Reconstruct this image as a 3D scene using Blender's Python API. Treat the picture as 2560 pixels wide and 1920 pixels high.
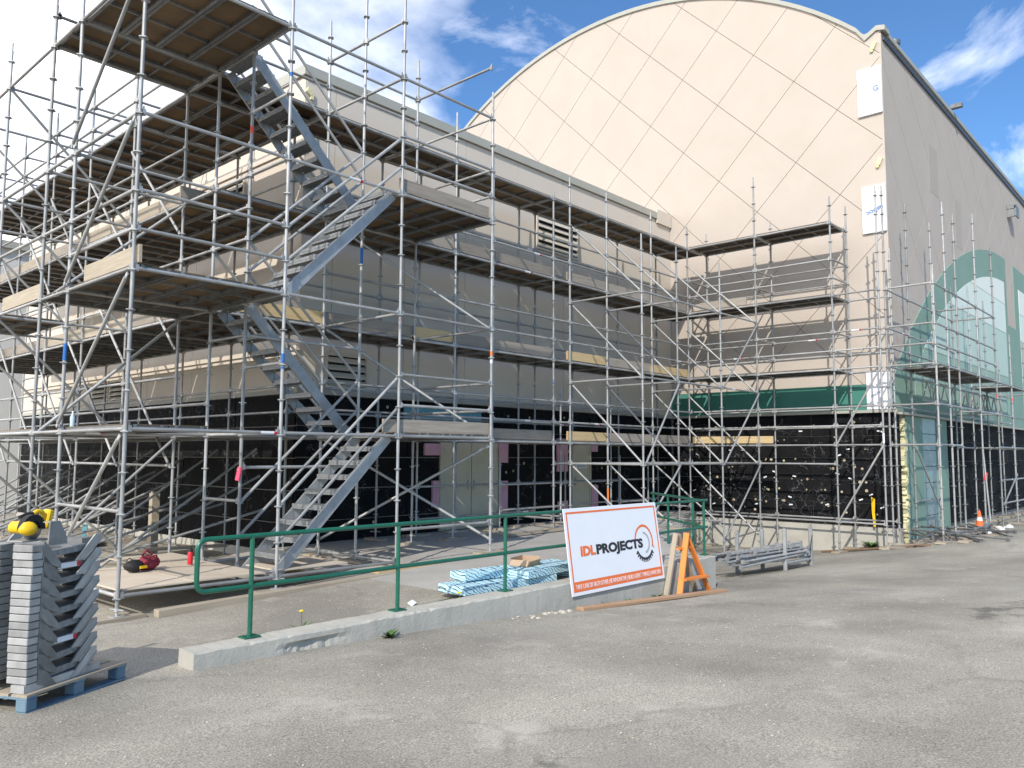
import bpy, bmesh, math, random
import numpy as np
from mathutils import Vector, Matrix, Quaternion
random.seed(7)
S = bpy.context.scene
for o in list(bpy.data.objects): bpy.data.objects.remove(o)
col = S.collection
R = math.radians

# ------------------------------------------------------------------ camera
cam = bpy.data.cameras.new('camera'); camo = bpy.data.objects.new('camera', cam); col.objects.link(camo)
YAW, PITCH, ROLL = R(42.032), R(5.045), R(-.256)
fw = Vector((math.cos(YAW)*math.cos(PITCH), math.sin(YAW)*math.cos(PITCH), math.sin(PITCH)))
rt = Vector((math.sin(YAW), -math.cos(YAW), 0)); dn = fw.cross(rt)
r_ = rt*math.cos(ROLL)+dn*math.sin(ROLL); d_ = -rt*math.sin(ROLL)+dn*math.cos(ROLL)
M = Matrix((( r_.x, -d_.x, -fw.x, 0), (r_.y, -d_.y, -fw.y, 0), (r_.z, -d_.z, -fw.z, 1.7), (0, 0, 0, 1)))
camo.matrix_world = M
cam.sensor_width = 36; cam.lens = 2004.4/2560*36; cam.clip_start = .05; cam.clip_end = 3000
S.camera = camo
S.render.resolution_x, S.render.resolution_y = 1024, 768

# ------------------------------------------------------------------ sky and sun
SUN = Vector((-2.15, -1, 1.78)).normalized()
w = bpy.data.worlds.new('World'); S.world = w; w.use_nodes = True
nt = w.node_tree; nt.nodes.clear()
def N(t, **k):
    n = nt.nodes.new(t)
    for a, b in k.items(): setattr(n, a, b)
    return n
sky = N('ShaderNodeTexSky', sky_type='NISHITA', sun_disc=False)
sky.sun_elevation = math.asin(SUN.z); sky.sun_rotation = math.atan2(SUN.x, SUN.y)
sky.air_density = 1.0; sky.dust_density = .3; sky.ozone_density = 2.5; sky.altitude = 400
tc = N('ShaderNodeTexCoord'); sep = N('ShaderNodeSeparateXYZ'); nt.links.new(tc.outputs['Generated'], sep.inputs[0])
addz = N('ShaderNodeMath', operation='ADD'); nt.links.new(sep.outputs[2], addz.inputs[0]); addz.inputs[1].default_value = .18
mxz = N('ShaderNodeMath', operation='MAXIMUM'); nt.links.new(addz.outputs[0], mxz.inputs[0]); mxz.inputs[1].default_value = .05
dx = N('ShaderNodeMath', operation='DIVIDE'); dy = N('ShaderNodeMath', operation='DIVIDE')
nt.links.new(sep.outputs[0], dx.inputs[0]); nt.links.new(mxz.outputs[0], dx.inputs[1])
nt.links.new(sep.outputs[1], dy.inputs[0]); nt.links.new(mxz.outputs[0], dy.inputs[1])
cmb = N('ShaderNodeCombineXYZ'); nt.links.new(dx.outputs[0], cmb.inputs[0]); nt.links.new(dy.outputs[0], cmb.inputs[1]); cmb.inputs[2].default_value = 3.7
no = N('ShaderNodeTexNoise'); no.inputs['Scale'].default_value = 1.15; no.inputs['Detail'].default_value = 8; no.inputs['Roughness'].default_value = .55; no.inputs['Distortion'].default_value = .25
nt.links.new(cmb.outputs[0], no.inputs['Vector'])
# cloud bank thickens toward the +Y side of the sky
ml = N('ShaderNodeVectorMath', operation='DOT_PRODUCT'); nt.links.new(tc.outputs['Generated'], ml.inputs[0]); ml.inputs[1].default_value = (-.62, .70, 0)
mb = N('ShaderNodeMath', operation='MULTIPLY_ADD'); nt.links.new(ml.outputs['Value'], mb.inputs[0]); mb.inputs[1].default_value = .46; mb.inputs[2].default_value = -.055
mc = N('ShaderNodeMath', operation='ADD'); nt.links.new(no.outputs[0], mc.inputs[0]); nt.links.new(mb.outputs[0], mc.inputs[1])
cr = N('ShaderNodeValToRGB'); nt.links.new(mc.outputs[0], cr.inputs[0])
cr.color_ramp.elements[0].position = .49; cr.color_ramp.elements[1].position = .72
cr.color_ramp.elements[0].color = (0, 0, 0, 1); cr.color_ramp.elements[1].color = (1, 1, 1, 1)
tint = N('ShaderNodeMix', data_type='RGBA', blend_type='MULTIPLY'); tint.inputs[0].default_value = 1
nt.links.new(sky.outputs[0], tint.inputs[6]); tint.inputs[7].default_value = (.40, .57, .71, 1)
no2 = N('ShaderNodeTexNoise'); no2.inputs['Scale'].default_value = 2.3; no2.inputs['Detail'].default_value = 4
nt.links.new(cmb.outputs[0], no2.inputs['Vector'])
cc = N('ShaderNodeMix', data_type='RGBA'); nt.links.new(no2.outputs[0], cc.inputs[0])
cc.inputs[6].default_value = (6.6, 6.7, 7.3, 1); cc.inputs[7].default_value = (10.5, 10.4, 10.4, 1)
# thin wisps everywhere
no3 = N('ShaderNodeTexNoise'); no3.inputs['Scale'].default_value = 2.1; no3.inputs['Detail'].default_value = 7; no3.inputs['Roughness'].default_value = .62; no3.inputs['Distortion'].default_value = .8
cm3 = N('ShaderNodeCombineXYZ'); nt.links.new(dx.outputs[0], cm3.inputs[0]); nt.links.new(dy.outputs[0], cm3.inputs[1]); cm3.inputs[2].default_value = 9.1
nt.links.new(cm3.outputs[0], no3.inputs['Vector'])
wr = N('ShaderNodeMapRange'); nt.links.new(no3.outputs[0], wr.inputs[0]); wr.inputs['From Min'].default_value = .52; wr.inputs['From Max'].default_value = .80; wr.inputs['To Max'].default_value = .55
mxc = N('ShaderNodeMath', operation='MAXIMUM'); nt.links.new(cr.outputs[0], mxc.inputs[0]); nt.links.new(wr.outputs[0], mxc.inputs[1])
mix = N('ShaderNodeMix', data_type='RGBA'); nt.links.new(mxc.outputs[0], mix.inputs[0])
nt.links.new(tint.outputs[2], mix.inputs[6]); nt.links.new(cc.outputs[2], mix.inputs[7])
bg = N('ShaderNodeBackground'); nt.links.new(mix.outputs[2], bg.inputs[0]); bg.inputs[1].default_value = .15
wo = N('ShaderNodeOutputWorld'); nt.links.new(bg.outputs[0], wo.inputs[0])

sun = bpy.data.lights.new('sun', 'SUN'); suno = bpy.data.objects.new('sun', sun); col.objects.link(suno)
sun.energy = 2.4; sun.angle = R(.53); sun.color = (1, .955, .89)
suno.rotation_euler = (-SUN).to_track_quat('-Z', 'Y').to_euler(); suno.location = (-30, -15, 40)

S.view_settings.view_transform = 'Standard'; S.view_settings.look = 'None'
S.view_settings.exposure = .82; S.view_settings.gamma = 1; S.view_settings.use_curve_mapping = False
S.render.engine = 'CYCLES'
S.cycles.max_bounces = 6; S.cycles.diffuse_bounces = 3; S.cycles.glossy_bounces = 3; S.cycles.transparent_max_bounces = 6

# ------------------------------------------------------------------ materials
MATS = {}
def mat(name, c1, c2=None, scale=8, rough=.7, metal=0, bump=0, bscale=None, rnd=0, stretch=None, detail=6, coords='Object', contrast=.5, spec=.5):
    m = bpy.data.materials.new(name); m.use_nodes = True; t = m.node_tree; b = t.nodes['Principled BSDF']
    MATS[name] = m
    b.inputs['Roughness'].default_value = rough; b.inputs['Metallic'].default_value = metal
    b.inputs['Specular IOR Level'].default_value = spec
    tcn = t.nodes.new('ShaderNodeTexCoord'); geo = t.nodes.new('ShaderNodeNewGeometry')
    src = geo.outputs['Position'] if coords == 'World' else tcn.outputs[coords]
    if stretch:
        mp = t.nodes.new('ShaderNodeMapping'); mp.inputs['Scale'].default_value = stretch
        t.links.new(src, mp.inputs[0]); src = mp.outputs[0]
    if coords != 'World':   # per-object offset so copies differ
        oi = t.nodes.new('ShaderNodeObjectInfo'); va = t.nodes.new('ShaderNodeVectorMath'); va.operation = 'MULTIPLY_ADD'
        t.links.new(src, va.inputs[2]); t.links.new(oi.outputs['Random'], va.inputs[0]); va.inputs[1].default_value = (37, 53, 71)
        src = va.outputs[0]
    col_out = None
    if c2:
        n1 = t.nodes.new('ShaderNodeTexNoise'); n1.inputs['Scale'].default_value = scale; n1.inputs['Detail'].default_value = detail
        n1.inputs['Roughness'].default_value = .6
        t.links.new(src, n1.inputs['Vector'])
        rp = t.nodes.new('ShaderNodeValToRGB'); rp.color_ramp.elements[0].position = .5-contrast/2*.8; rp.color_ramp.elements[1].position = .5+contrast/2*.8
        rp.color_ramp.elements[0].color = (*c1, 1); rp.color_ramp.elements[1].color = (*c2, 1)
        t.links.new(n1.outputs[0], rp.inputs[0]); col_out = rp.outputs[0]
    else:
        rgb = t.nodes.new('ShaderNodeRGB'); rgb.outputs[0].default_value = (*c1, 1); col_out = rgb.outputs[0]
    if rnd:
        oi2 = t.nodes.new('ShaderNodeObjectInfo'); mr = t.nodes.new('ShaderNodeMapRange')
        mr.inputs['To Min'].default_value = 1-rnd; mr.inputs['To Max'].default_value = 1+rnd
        t.links.new(oi2.outputs['Random'], mr.inputs[0])
        hs = t.nodes.new('ShaderNodeHueSaturation'); t.links.new(mr.outputs[0], hs.inputs['Value']); t.links.new(col_out, hs.inputs['Color']); col_out = hs.outputs[0]
    t.links.new(col_out, b.inputs['Base Color'])
    if bump:
        n2 = t.nodes.new('ShaderNodeTexNoise'); n2.inputs['Scale'].default_value = bscale or scale*4; n2.inputs['Detail'].default_value = 5
        t.links.new(src, n2.inputs['Vector'])
        bp = t.nodes.new('ShaderNodeBump'); bp.inputs['Strength'].default_value = bump; bp.inputs['Distance'].default_value = .02
        t.links.new(n2.outputs[0], bp.inputs['Height']); t.links.new(bp.outputs[0], b.inputs['Normal'])
    return m
galv = mat('galvanised_steel', (.245, .245, .235), (.47, .465, .445), 6, .48, .32, rnd=.22, stretch=(1, 1, .5), contrast=.7)
galvd = mat('galvanised_dull', (.15, .155, .155), (.30, .305, .30), 9, .5, .55, rnd=.2, contrast=.7)
alu = mat('stair_aluminium', (.29, .295, .295), (.43, .435, .43), 5, .5, .45, rnd=.08, contrast=.6)
tread_m = mat('tread_steel', (.19, .195, .195), (.33, .335, .33), 30, .55, .45, rnd=.08, bump=.25, bscale=90)
ply = mat('deck_plywood', (.055, .042, .028), (.20, .13, .065), 1.6, .8, rnd=.6, stretch=(1, 1, 1), contrast=.8)
wood_g = mat('weathered_plank', (.20, .17, .135), (.38, .33, .27), 3, .85, rnd=.18, stretch=(.6, 9, 9), contrast=.8, bump=.2, bscale=14)
wood_y = mat('new_plank', (.42, .29, .13), (.62, .47, .26), 3, .8, rnd=.15, stretch=(.6, 9, 9), contrast=.8)
wood_p = mat('pale_plank', (.30, .245, .175), (.45, .385, .29), 3, .85, rnd=.12, stretch=(.6, 9, 9), contrast=.7)
plysheet = mat('plywood_sheet', (.46, .38, .28), (.60, .52, .41), 2.5, .85, rnd=.1, contrast=.8)
beige = mat('beige_stucco', (.485, .42, .355), (.515, .45, .385), .9, .92, bump=.10, bscale=120, coords='World', spec=.2)
beige2 = mat('grey_beige_stucco', (.62, .545, .455), (.66, .585, .49), .7, .92, bump=.08, bscale=90, coords='World', spec=.2)
patch_m = mat('patch_stucco', (.44, .385, .325), None, rough=.9)
joint_m = mat('joint_backing', (.30, .27, .235), rough=.9)
capm = mat('cap_metal', (.37, .365, .31), (.42, .41, .35), 2, .5, spec=.4)
green_w = mat('green_stucco', (.05, .20, .15), (.065, .23, .175), 1.2, .85, bump=.06, bscale=80, coords='World')
green_s = mat('muted_green_stucco', (.20, .315, .25), (.225, .345, .275), 1.0, .85, bump=.06, bscale=80, coords='World')
mint1 = mat('mint_dark', (.30, .43, .35), (.33, .46, .38), 1, .8); mint2 = mat('mint_mid', (.47, .59, .51), (.50, .62, .54), 1, .8); mint3 = mat('mint_light', (.66, .74, .66), (.69, .77, .69), 1, .8); mint4 = mat('mint_pale', (.76, .79, .71), None, 1, .8)
black = mat('black_membrane', (.004, .004, .0045), (.016, .016, .017), 2.2, .8, spec=.12, bump=.7, bscale=7, coords='World', contrast=.8, detail=9)
concrete = mat('concrete', (.35, .33, .28), (.52, .495, .425), 2.2, .9, bump=.3, bscale=26, coords='World', contrast=.9, detail=9)
washer_m = mat('washer', (.30, .24, .15), (.48, .40, .28), 6, .7, rnd=.3)
foamw = mat('white_foam', (.80, .80, .80), None, rough=.7)
pink = mat('pink_foam', (.55, .30, .36), (.62, .36, .42), 5, .85)
blueb = mat('blue_foam', (.10, .28, .33), (.16, .38, .43), 14, .85, contrast=.3)
yfoam = mat('spray_foam', (.62, .56, .32), (.72, .68, .44), 9, .9, bump=.8, bscale=14)
doorm = mat('door_paint', (.48, .44, .31), (.53, .49, .36), 3, .55)
greenp = mat('green_paint', (.007, .10, .06), (.012, .135, .08), 10, .30, bump=.05, bscale=60, spec=.6)
orange = mat('orange_paint', (.72, .20, .03), (.82, .30, .07), 7, .6, contrast=.7)
orange_s = mat('sign_orange', (.78, .17, .045)); dark_s = mat('sign_black', (.025, .025, .03)); grey_s = mat('sign_grey', (.40, .41, .43)); white_s = mat('sign_white', (.80, .80, .81), (.76, .77, .79), 4, .35)
ink = mat('blue_ink', (.20, .27, .46)); ink_d = mat('dark_ink', (.06, .09, .22))
yellow = mat('tool_yellow', (.80, .50, .01), None, rough=.45); rubber = mat('black_rubber', (.012, .012, .012), None, rough=.7)
red = mat('red_paint', (.60, .02, .03), None, rough=.4); maroon = mat('bag_maroon', (.20, .018, .035), (.27, .035, .05), 20, .9)
louvm = mat('louvre_paint', (.58, .52, .43), None, rough=.6); darkv = mat('louvre_void', (.02, .02, .02), None, rough=.9)
bluepaint = mat('pallet_blue', (.06, .15, .23), (.22, .28, .30), 8, .8, contrast=.8)
stripe_b = mat('band_blue', (.02, .14, .42)); stripe_r = mat('band_red', (.75, .10, .06)); stripe_o = mat('band_orange', (.80, .20, .04))
ltblue = mat('foam_sheet_blue', (.42, .66, .74), (.50, .73, .80), 6, .8)
card = mat('cardboard', (.42, .30, .20), None, rough=.9); leafm = mat('weed_leaf', (.05, .11, .02), (.09, .17, .04), 10, .7); flower = mat('dandelion_yellow', (.80, .58, .01))
rockm = mat('rubble', (.42, .38, .31), (.58, .53, .45), 8, .95); rust = mat('rusty_steel', (.16, .09, .05), (.26, .17, .10), 8, .8)
palewall = mat('pale_cladding', (.62, .60, .55), (.66, .64, .60), 1, .8); roofm = mat('roof_sheet', (.30, .31, .31), None, rough=.6)
glassblue = mat('bottle_plastic', (.50, .62, .70), None, rough=.15); coping_shadow_m = mat('coping_shadow_dark', (.10, .10, .11), None, rough=.4, metal=.6)
conew = mat('cone_white', (.78, .78, .76), None, rough=.5); pink_tag = mat('pink_tag', (.80, .08, .16))
khaki = mat('handle_metal', (.45, .45, .44), None, rough=.35, metal=.8)

def wrinkles(m, sc, colr, wd):
    t = m.node_tree; b = t.nodes['Principled BSDF']; src = b.inputs['Base Color'].links[0].from_socket; g = t.nodes.new('ShaderNodeNewGeometry').outputs['Position']
    nv = t.nodes.new('ShaderNodeTexNoise'); nv.inputs['Scale'].default_value = sc*1.2; nv.inputs['Detail'].default_value = 5; t.links.new(g, nv.inputs['Vector'])
    vm = t.nodes.new('ShaderNodeVectorMath'); vm.operation = 'MULTIPLY_ADD'; t.links.new(nv.outputs['Color'], vm.inputs[0]); vm.inputs[1].default_value = (.5, .5, .5); t.links.new(g, vm.inputs[2])
    vc = t.nodes.new('ShaderNodeTexVoronoi'); vc.feature = 'DISTANCE_TO_EDGE'; vc.inputs['Scale'].default_value = sc; t.links.new(vm.outputs[0], vc.inputs['Vector'])
    rp = t.nodes.new('ShaderNodeValToRGB'); e = rp.color_ramp.elements; e[0].position = 0; e[1].position = wd; e[0].color = (1, 1, 1, 1); e[1].color = (0, 0, 0, 1); t.links.new(vc.outputs['Distance'], rp.inputs[0])
    n2 = t.nodes.new('ShaderNodeTexNoise'); n2.inputs['Scale'].default_value = 1.7; n2.inputs['Detail'].default_value = 3; t.links.new(g, n2.inputs['Vector'])
    r2 = t.nodes.new('ShaderNodeValToRGB'); e = r2.color_ramp.elements; e[0].position = .48; e[1].position = .62; t.links.new(n2.outputs[0], r2.inputs[0])
    mu = t.nodes.new('ShaderNodeMath'); mu.operation = 'MULTIPLY'; t.links.new(rp.outputs[0], mu.inputs[0]); t.links.new(r2.outputs[0], mu.inputs[1])
    mx = t.nodes.new('ShaderNodeMix'); mx.data_type = 'RGBA'; t.links.new(mu.outputs[0], mx.inputs[0]); t.links.new(src, mx.inputs[6]); mx.inputs[7].default_value = (*colr, 1); t.links.new(mx.outputs[2], b.inputs['Base Color'])
wrinkles(black, 3.2, (.16, .16, .165), .022)

# ------------------------------------------------------------------ mesh builder
class MB:
    def __init__(s): s.v = []; s.f = []; s.sm = []; s.mi = []
    def add(s, vs, fs, smooth=False, mi=0):
        o = len(s.v); s.v += [tuple(p) for p in vs]
        for f in fs: s.f.append(tuple(i+o for i in f)); s.sm.append(smooth); s.mi.append(mi)
        return s
    def box(s, c, d, rot=None, mi=0):
        hx, hy, hz = d[0]/2, d[1]/2, d[2]/2
        vs = [Vector((x*hx, y*hy, z*hz)) for x in (-1, 1) for y in (-1, 1) for z in (-1, 1)]
        if rot is not None: vs = [rot @ v for v in vs]
        vs = [v+Vector(c) for v in vs]
        return s.add(vs, [(0, 1, 3, 2), (4, 6, 7, 5), (0, 4, 5, 1), (2, 3, 7, 6), (0, 2, 6, 4), (1, 5, 7, 3)], mi=mi)
    def b2(s, a, b, mi=0):
        return s.box([(a[i]+b[i])/2 for i in range(3)], [abs(b[i]-a[i]) for i in range(3)], mi=mi)
    def tube(s, p, q, r, n=8, r2=None, caps=True, mi=0):
        p = Vector(p); q = Vector(q); d = (q-p).normalized(); a = d.orthogonal().normalized(); b = d.cross(a); r2 = r if r2 is None else r2
        vs = []
        for k in range(n):
            an = 2*math.pi*k/n; u = a*math.cos(an)+b*math.sin(an)
            vs += [p+u*r, q+u*r2]
        s.add(vs, [(2*k, 2*((k+1) % n), 2*((k+1) % n)+1, 2*k+1) for k in range(n)], True, mi)
        if caps:
            s.add(vs, [tuple(range(2*n-2, -1, -2)), tuple(range(1, 2*n, 2))], False, mi)
        return s
    def path(s, pts, r, n=10, mi=0):
        pts = [Vector(p) for p in pts]; rings = []
        up = None
        for i, p in enumerate(pts):
            t = (pts[min(i+1, len(pts)-1)]-pts[max(i-1, 0)]).normalized()
            if up is None: up = t.orthogonal().normalized()
            a = (up-t*up.dot(t)).normalized(); b = t.cross(a); up = a
            rings.append([p+(a*math.cos(2*math.pi*k/n)+b*math.sin(2*math.pi*k/n))*r for k in range(n)])
        vs = [v for g in rings for v in g]; fs = []
        for i in range(len(pts)-1):
            for k in range(n): fs.append((i*n+k, i*n+(k+1) % n, (i+1)*n+(k+1) % n, (i+1)*n+k))
        s.add(vs, fs, True, mi); s.add(rings[0]+rings[-1], [tuple(range(n-1, -1, -1)), tuple(range(n, 2*n))], False, mi)
        return s
    def prism(s, poly, o, u, v, nrm, th, mi=0):
        """2D polygon (a,b) placed at o+a*u+b*v, extruded along nrm by th"""
        o, u, v, nrm = map(Vector, (o, u, v, nrm)); n = len(poly)
        f = [o+u*a+v*b+nrm*th for a, b in poly]; k = [o+u*a+v*b for a, b in poly]
        s.add(f+k, [tuple(range(n)), tuple(range(2*n-1, n-1, -1))]+[(i, i+n, (i+1) % n+n, (i+1) % n) for i in range(n)], mi=mi)
        return s
    def lathe(s, prof, n=14, c=(0, 0, 0), mi=0):
        vs = []; c = Vector(c)
        for r, z in prof:
            for k in range(n): vs.append(c+Vector((r*math.cos(2*math.pi*k/n), r*math.sin(2*math.pi*k/n), z)))
        fs = [(i*n+k, i*n+(k+1) % n, (i+1)*n+(k+1) % n, (i+1)*n+k) for i in range(len(prof)-1) for k in range(n)]
        s.add(vs, fs, True, mi); s.add(vs[:n]+vs[-n:], [tuple(range(n-1, -1, -1)), tuple(range(n, 2*n))], False, mi)
        return s
    def mesh(s, name, mats):
        me = bpy.data.meshes.new(name); me.from_pydata(s.v, [], s.f)
        for m in (mats if isinstance(mats, (list, tuple)) else [mats]): me.materials.append(m)
        me.polygons.foreach_set('use_smooth', s.sm); me.polygons.foreach_set('material_index', s.mi)
        me.update(); bm = bmesh.new(); bm.from_mesh(me); bmesh.ops.recalc_face_normals(bm, faces=bm.faces); bm.to_mesh(me); bm.free()
        return me
    def build(s, name, mats, parent=None, loc=None, rot=None): return put(s.mesh(name, mats), name, parent, loc, rot)
def put(me, name, parent=None, loc=None, rot=None):
    o = bpy.data.objects.new(name, me); col.objects.link(o)
    if parent is not None: o.parent = parent
    if loc is not None: o.location = loc
    if rot is not None:
        if isinstance(rot, Quaternion): o.rotation_mode = 'QUATERNION'; o.rotation_quaternion = rot
        else: o.rotation_euler = rot
    return o
def tag(o, label, cat, group=None, kind=None):
    if kind: o['kind'] = kind
    if label: o['label'] = label
    if cat: o['category'] = cat
    if group: o['group'] = group
    return o
def thing(name, label, cat, loc=(0, 0, 0), rotz=0, group=None):
    o = bpy.data.objects.new(name, None); col.objects.link(o); o.location = loc; o.rotation_euler = (0, 0, rotz); o.empty_display_size = .2
    return tag(o, label, cat, group)
def rel(root, p): return Vector(p)-root.location      # world point -> child location of an unrotated root
def wbuild(mb, name, mats, root):                      # mesh written in world coords under an unrotated root
    return mb.build(name, mats, root, -root.location)
def bevel(o, wd=.01, seg=1):
    m = o.modifiers.new('bevel', 'BEVEL'); m.width = wd; m.segments = seg; m.limit_method = 'ANGLE'; return o
def text_mesh(body, size, name, xs=1.0, align='LEFT', ext=.001, bold=0):
    cu = bpy.data.curves.new(name, 'FONT'); cu.body = body; cu.size = size; cu.align_x = align; cu.extrude = ext; cu.offset = bold; cu.resolution_u = 3
    ob = bpy.data.objects.new(name, cu); col.objects.link(ob)
    me = bpy.data.meshes.new_from_object(ob.evaluated_get(bpy.context.evaluated_depsgraph_get()))
    bpy.data.objects.remove(ob)
    for v in me.vertices: v.co.x *= xs
    return me
TEXTS = {k: text_mesh(*a) for k, a in {
    'idl': ('IDL', .18, 'lettering', 1.12, 'LEFT', .001, .009), 'proj': ('PROJECTS', .18, 'lettering', 1.02, 'LEFT', .001, .009),
    'tag': ('TAKE CARE OF EACH OTHER | BE INNOVATIVE | BUILD GREAT THINGS | HAVE FUN', .092, 'lettering', .62, 'LEFT', .001, 0),
    'door': ('ELEC ROOM', .07, 'lettering', 1.0, 'CENTER', .001, .0),
    'b1': ('G', .22, 'lettering', 1, 'CENTER', .004, .006), 'b2': ('esBoc', .20, 'lettering', 1, 'CENTER', .004, .006), 'b3': ('BUILDING', .08, 'lettering', 1, 'CENTER', .001, 0)}.items()}

# ------------------------------------------------------------------ ground
CP = np.array([(0,0,0),(3.5,6.9,-.2),(5.8,6.9,-.26),(8,6.9,-.36),(11.3,6.9,-.54),(13,6.9,-.6),(4.1,10,-.29),(1.5,7,-.18),(21.35,5.3,-.37),(20.8,6.4,-.56),(21.5,7.9,-.82),(23.1,9,-.97),(23.1,11.5,-1.05),(17,8.5,-.82),(15,7,-.66),(27,5.5,-.42),(32,5,-.45),(6,2,-.06),(12,2,-.12),(20,0,-.1),(40,5,-.5),(40,-5,-.3),(0,15,-.3),(0,25,-.35),(-6,6,-.1),(9,30,-.4),(-6,-6,0),(8,-8,0),(9,11,-.5),(16,11.5,-.85),(20,12,-.95),(6.5,12,-.4),(6,16,-.32),(8,20,-.35),(60,6,-.5),(60,-10,-.4)], float)
def _U(r2): return np.where(r2 > 1e-9, .5*r2*np.log(np.maximum(r2, 1e-9)), 0)
n_ = len(CP); A_ = np.zeros((n_+3, n_+3)); A_[:n_, :n_] = _U(((CP[:, None, :2]-CP[None, :, :2])**2).sum(-1))+.02*np.eye(n_)
A_[:n_, n_:] = np.c_[np.ones(n_), CP[:, :2]]; A_[n_:, :n_] = A_[:n_, n_:].T
W_ = np.linalg.solve(A_, np.r_[CP[:, 2], 0, 0, 0])
def gz(x, y):
    d2 = (CP[:, 0]-x)**2+(CP[:, 1]-y)**2
    z = float(_U(d2)@W_[:-3]+W_[-3]+W_[-2]*x+W_[-1]*y)
    d = max(0, -8-x, x-60, -8-y, y-32); k = min(1, d/25)
    return z*(1-k)-.4*k
def sst(a, b, t): t = min(1, max(0, (t-a)/(b-a))); return t*t*(3-2*t)
def axis(lo, hi, step, far):
    a = list(np.arange(lo, hi+1e-6, step)); s_ = step; x = hi
    while x < far: s_ *= 1.5; x += s_; a.append(x)
    s_ = step; x = lo
    while x > -far: s_ *= 1.5; x -= s_; a.insert(0, x)
    return a
gx, gy = axis(-4, 44, .5, 900), axis(-4, 30, .5, 900)
mb = MB(); nx, ny = len(gx), len(gy)
vs = [(x, y, gz(x, y)) for y in gy for x in gx]
mb.add(vs, [(j*nx+i, j*nx+i+1, (j+1)*nx+i+1, (j+1)*nx+i) for j in range(ny-1) for i in range(nx-1)], True)
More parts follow.
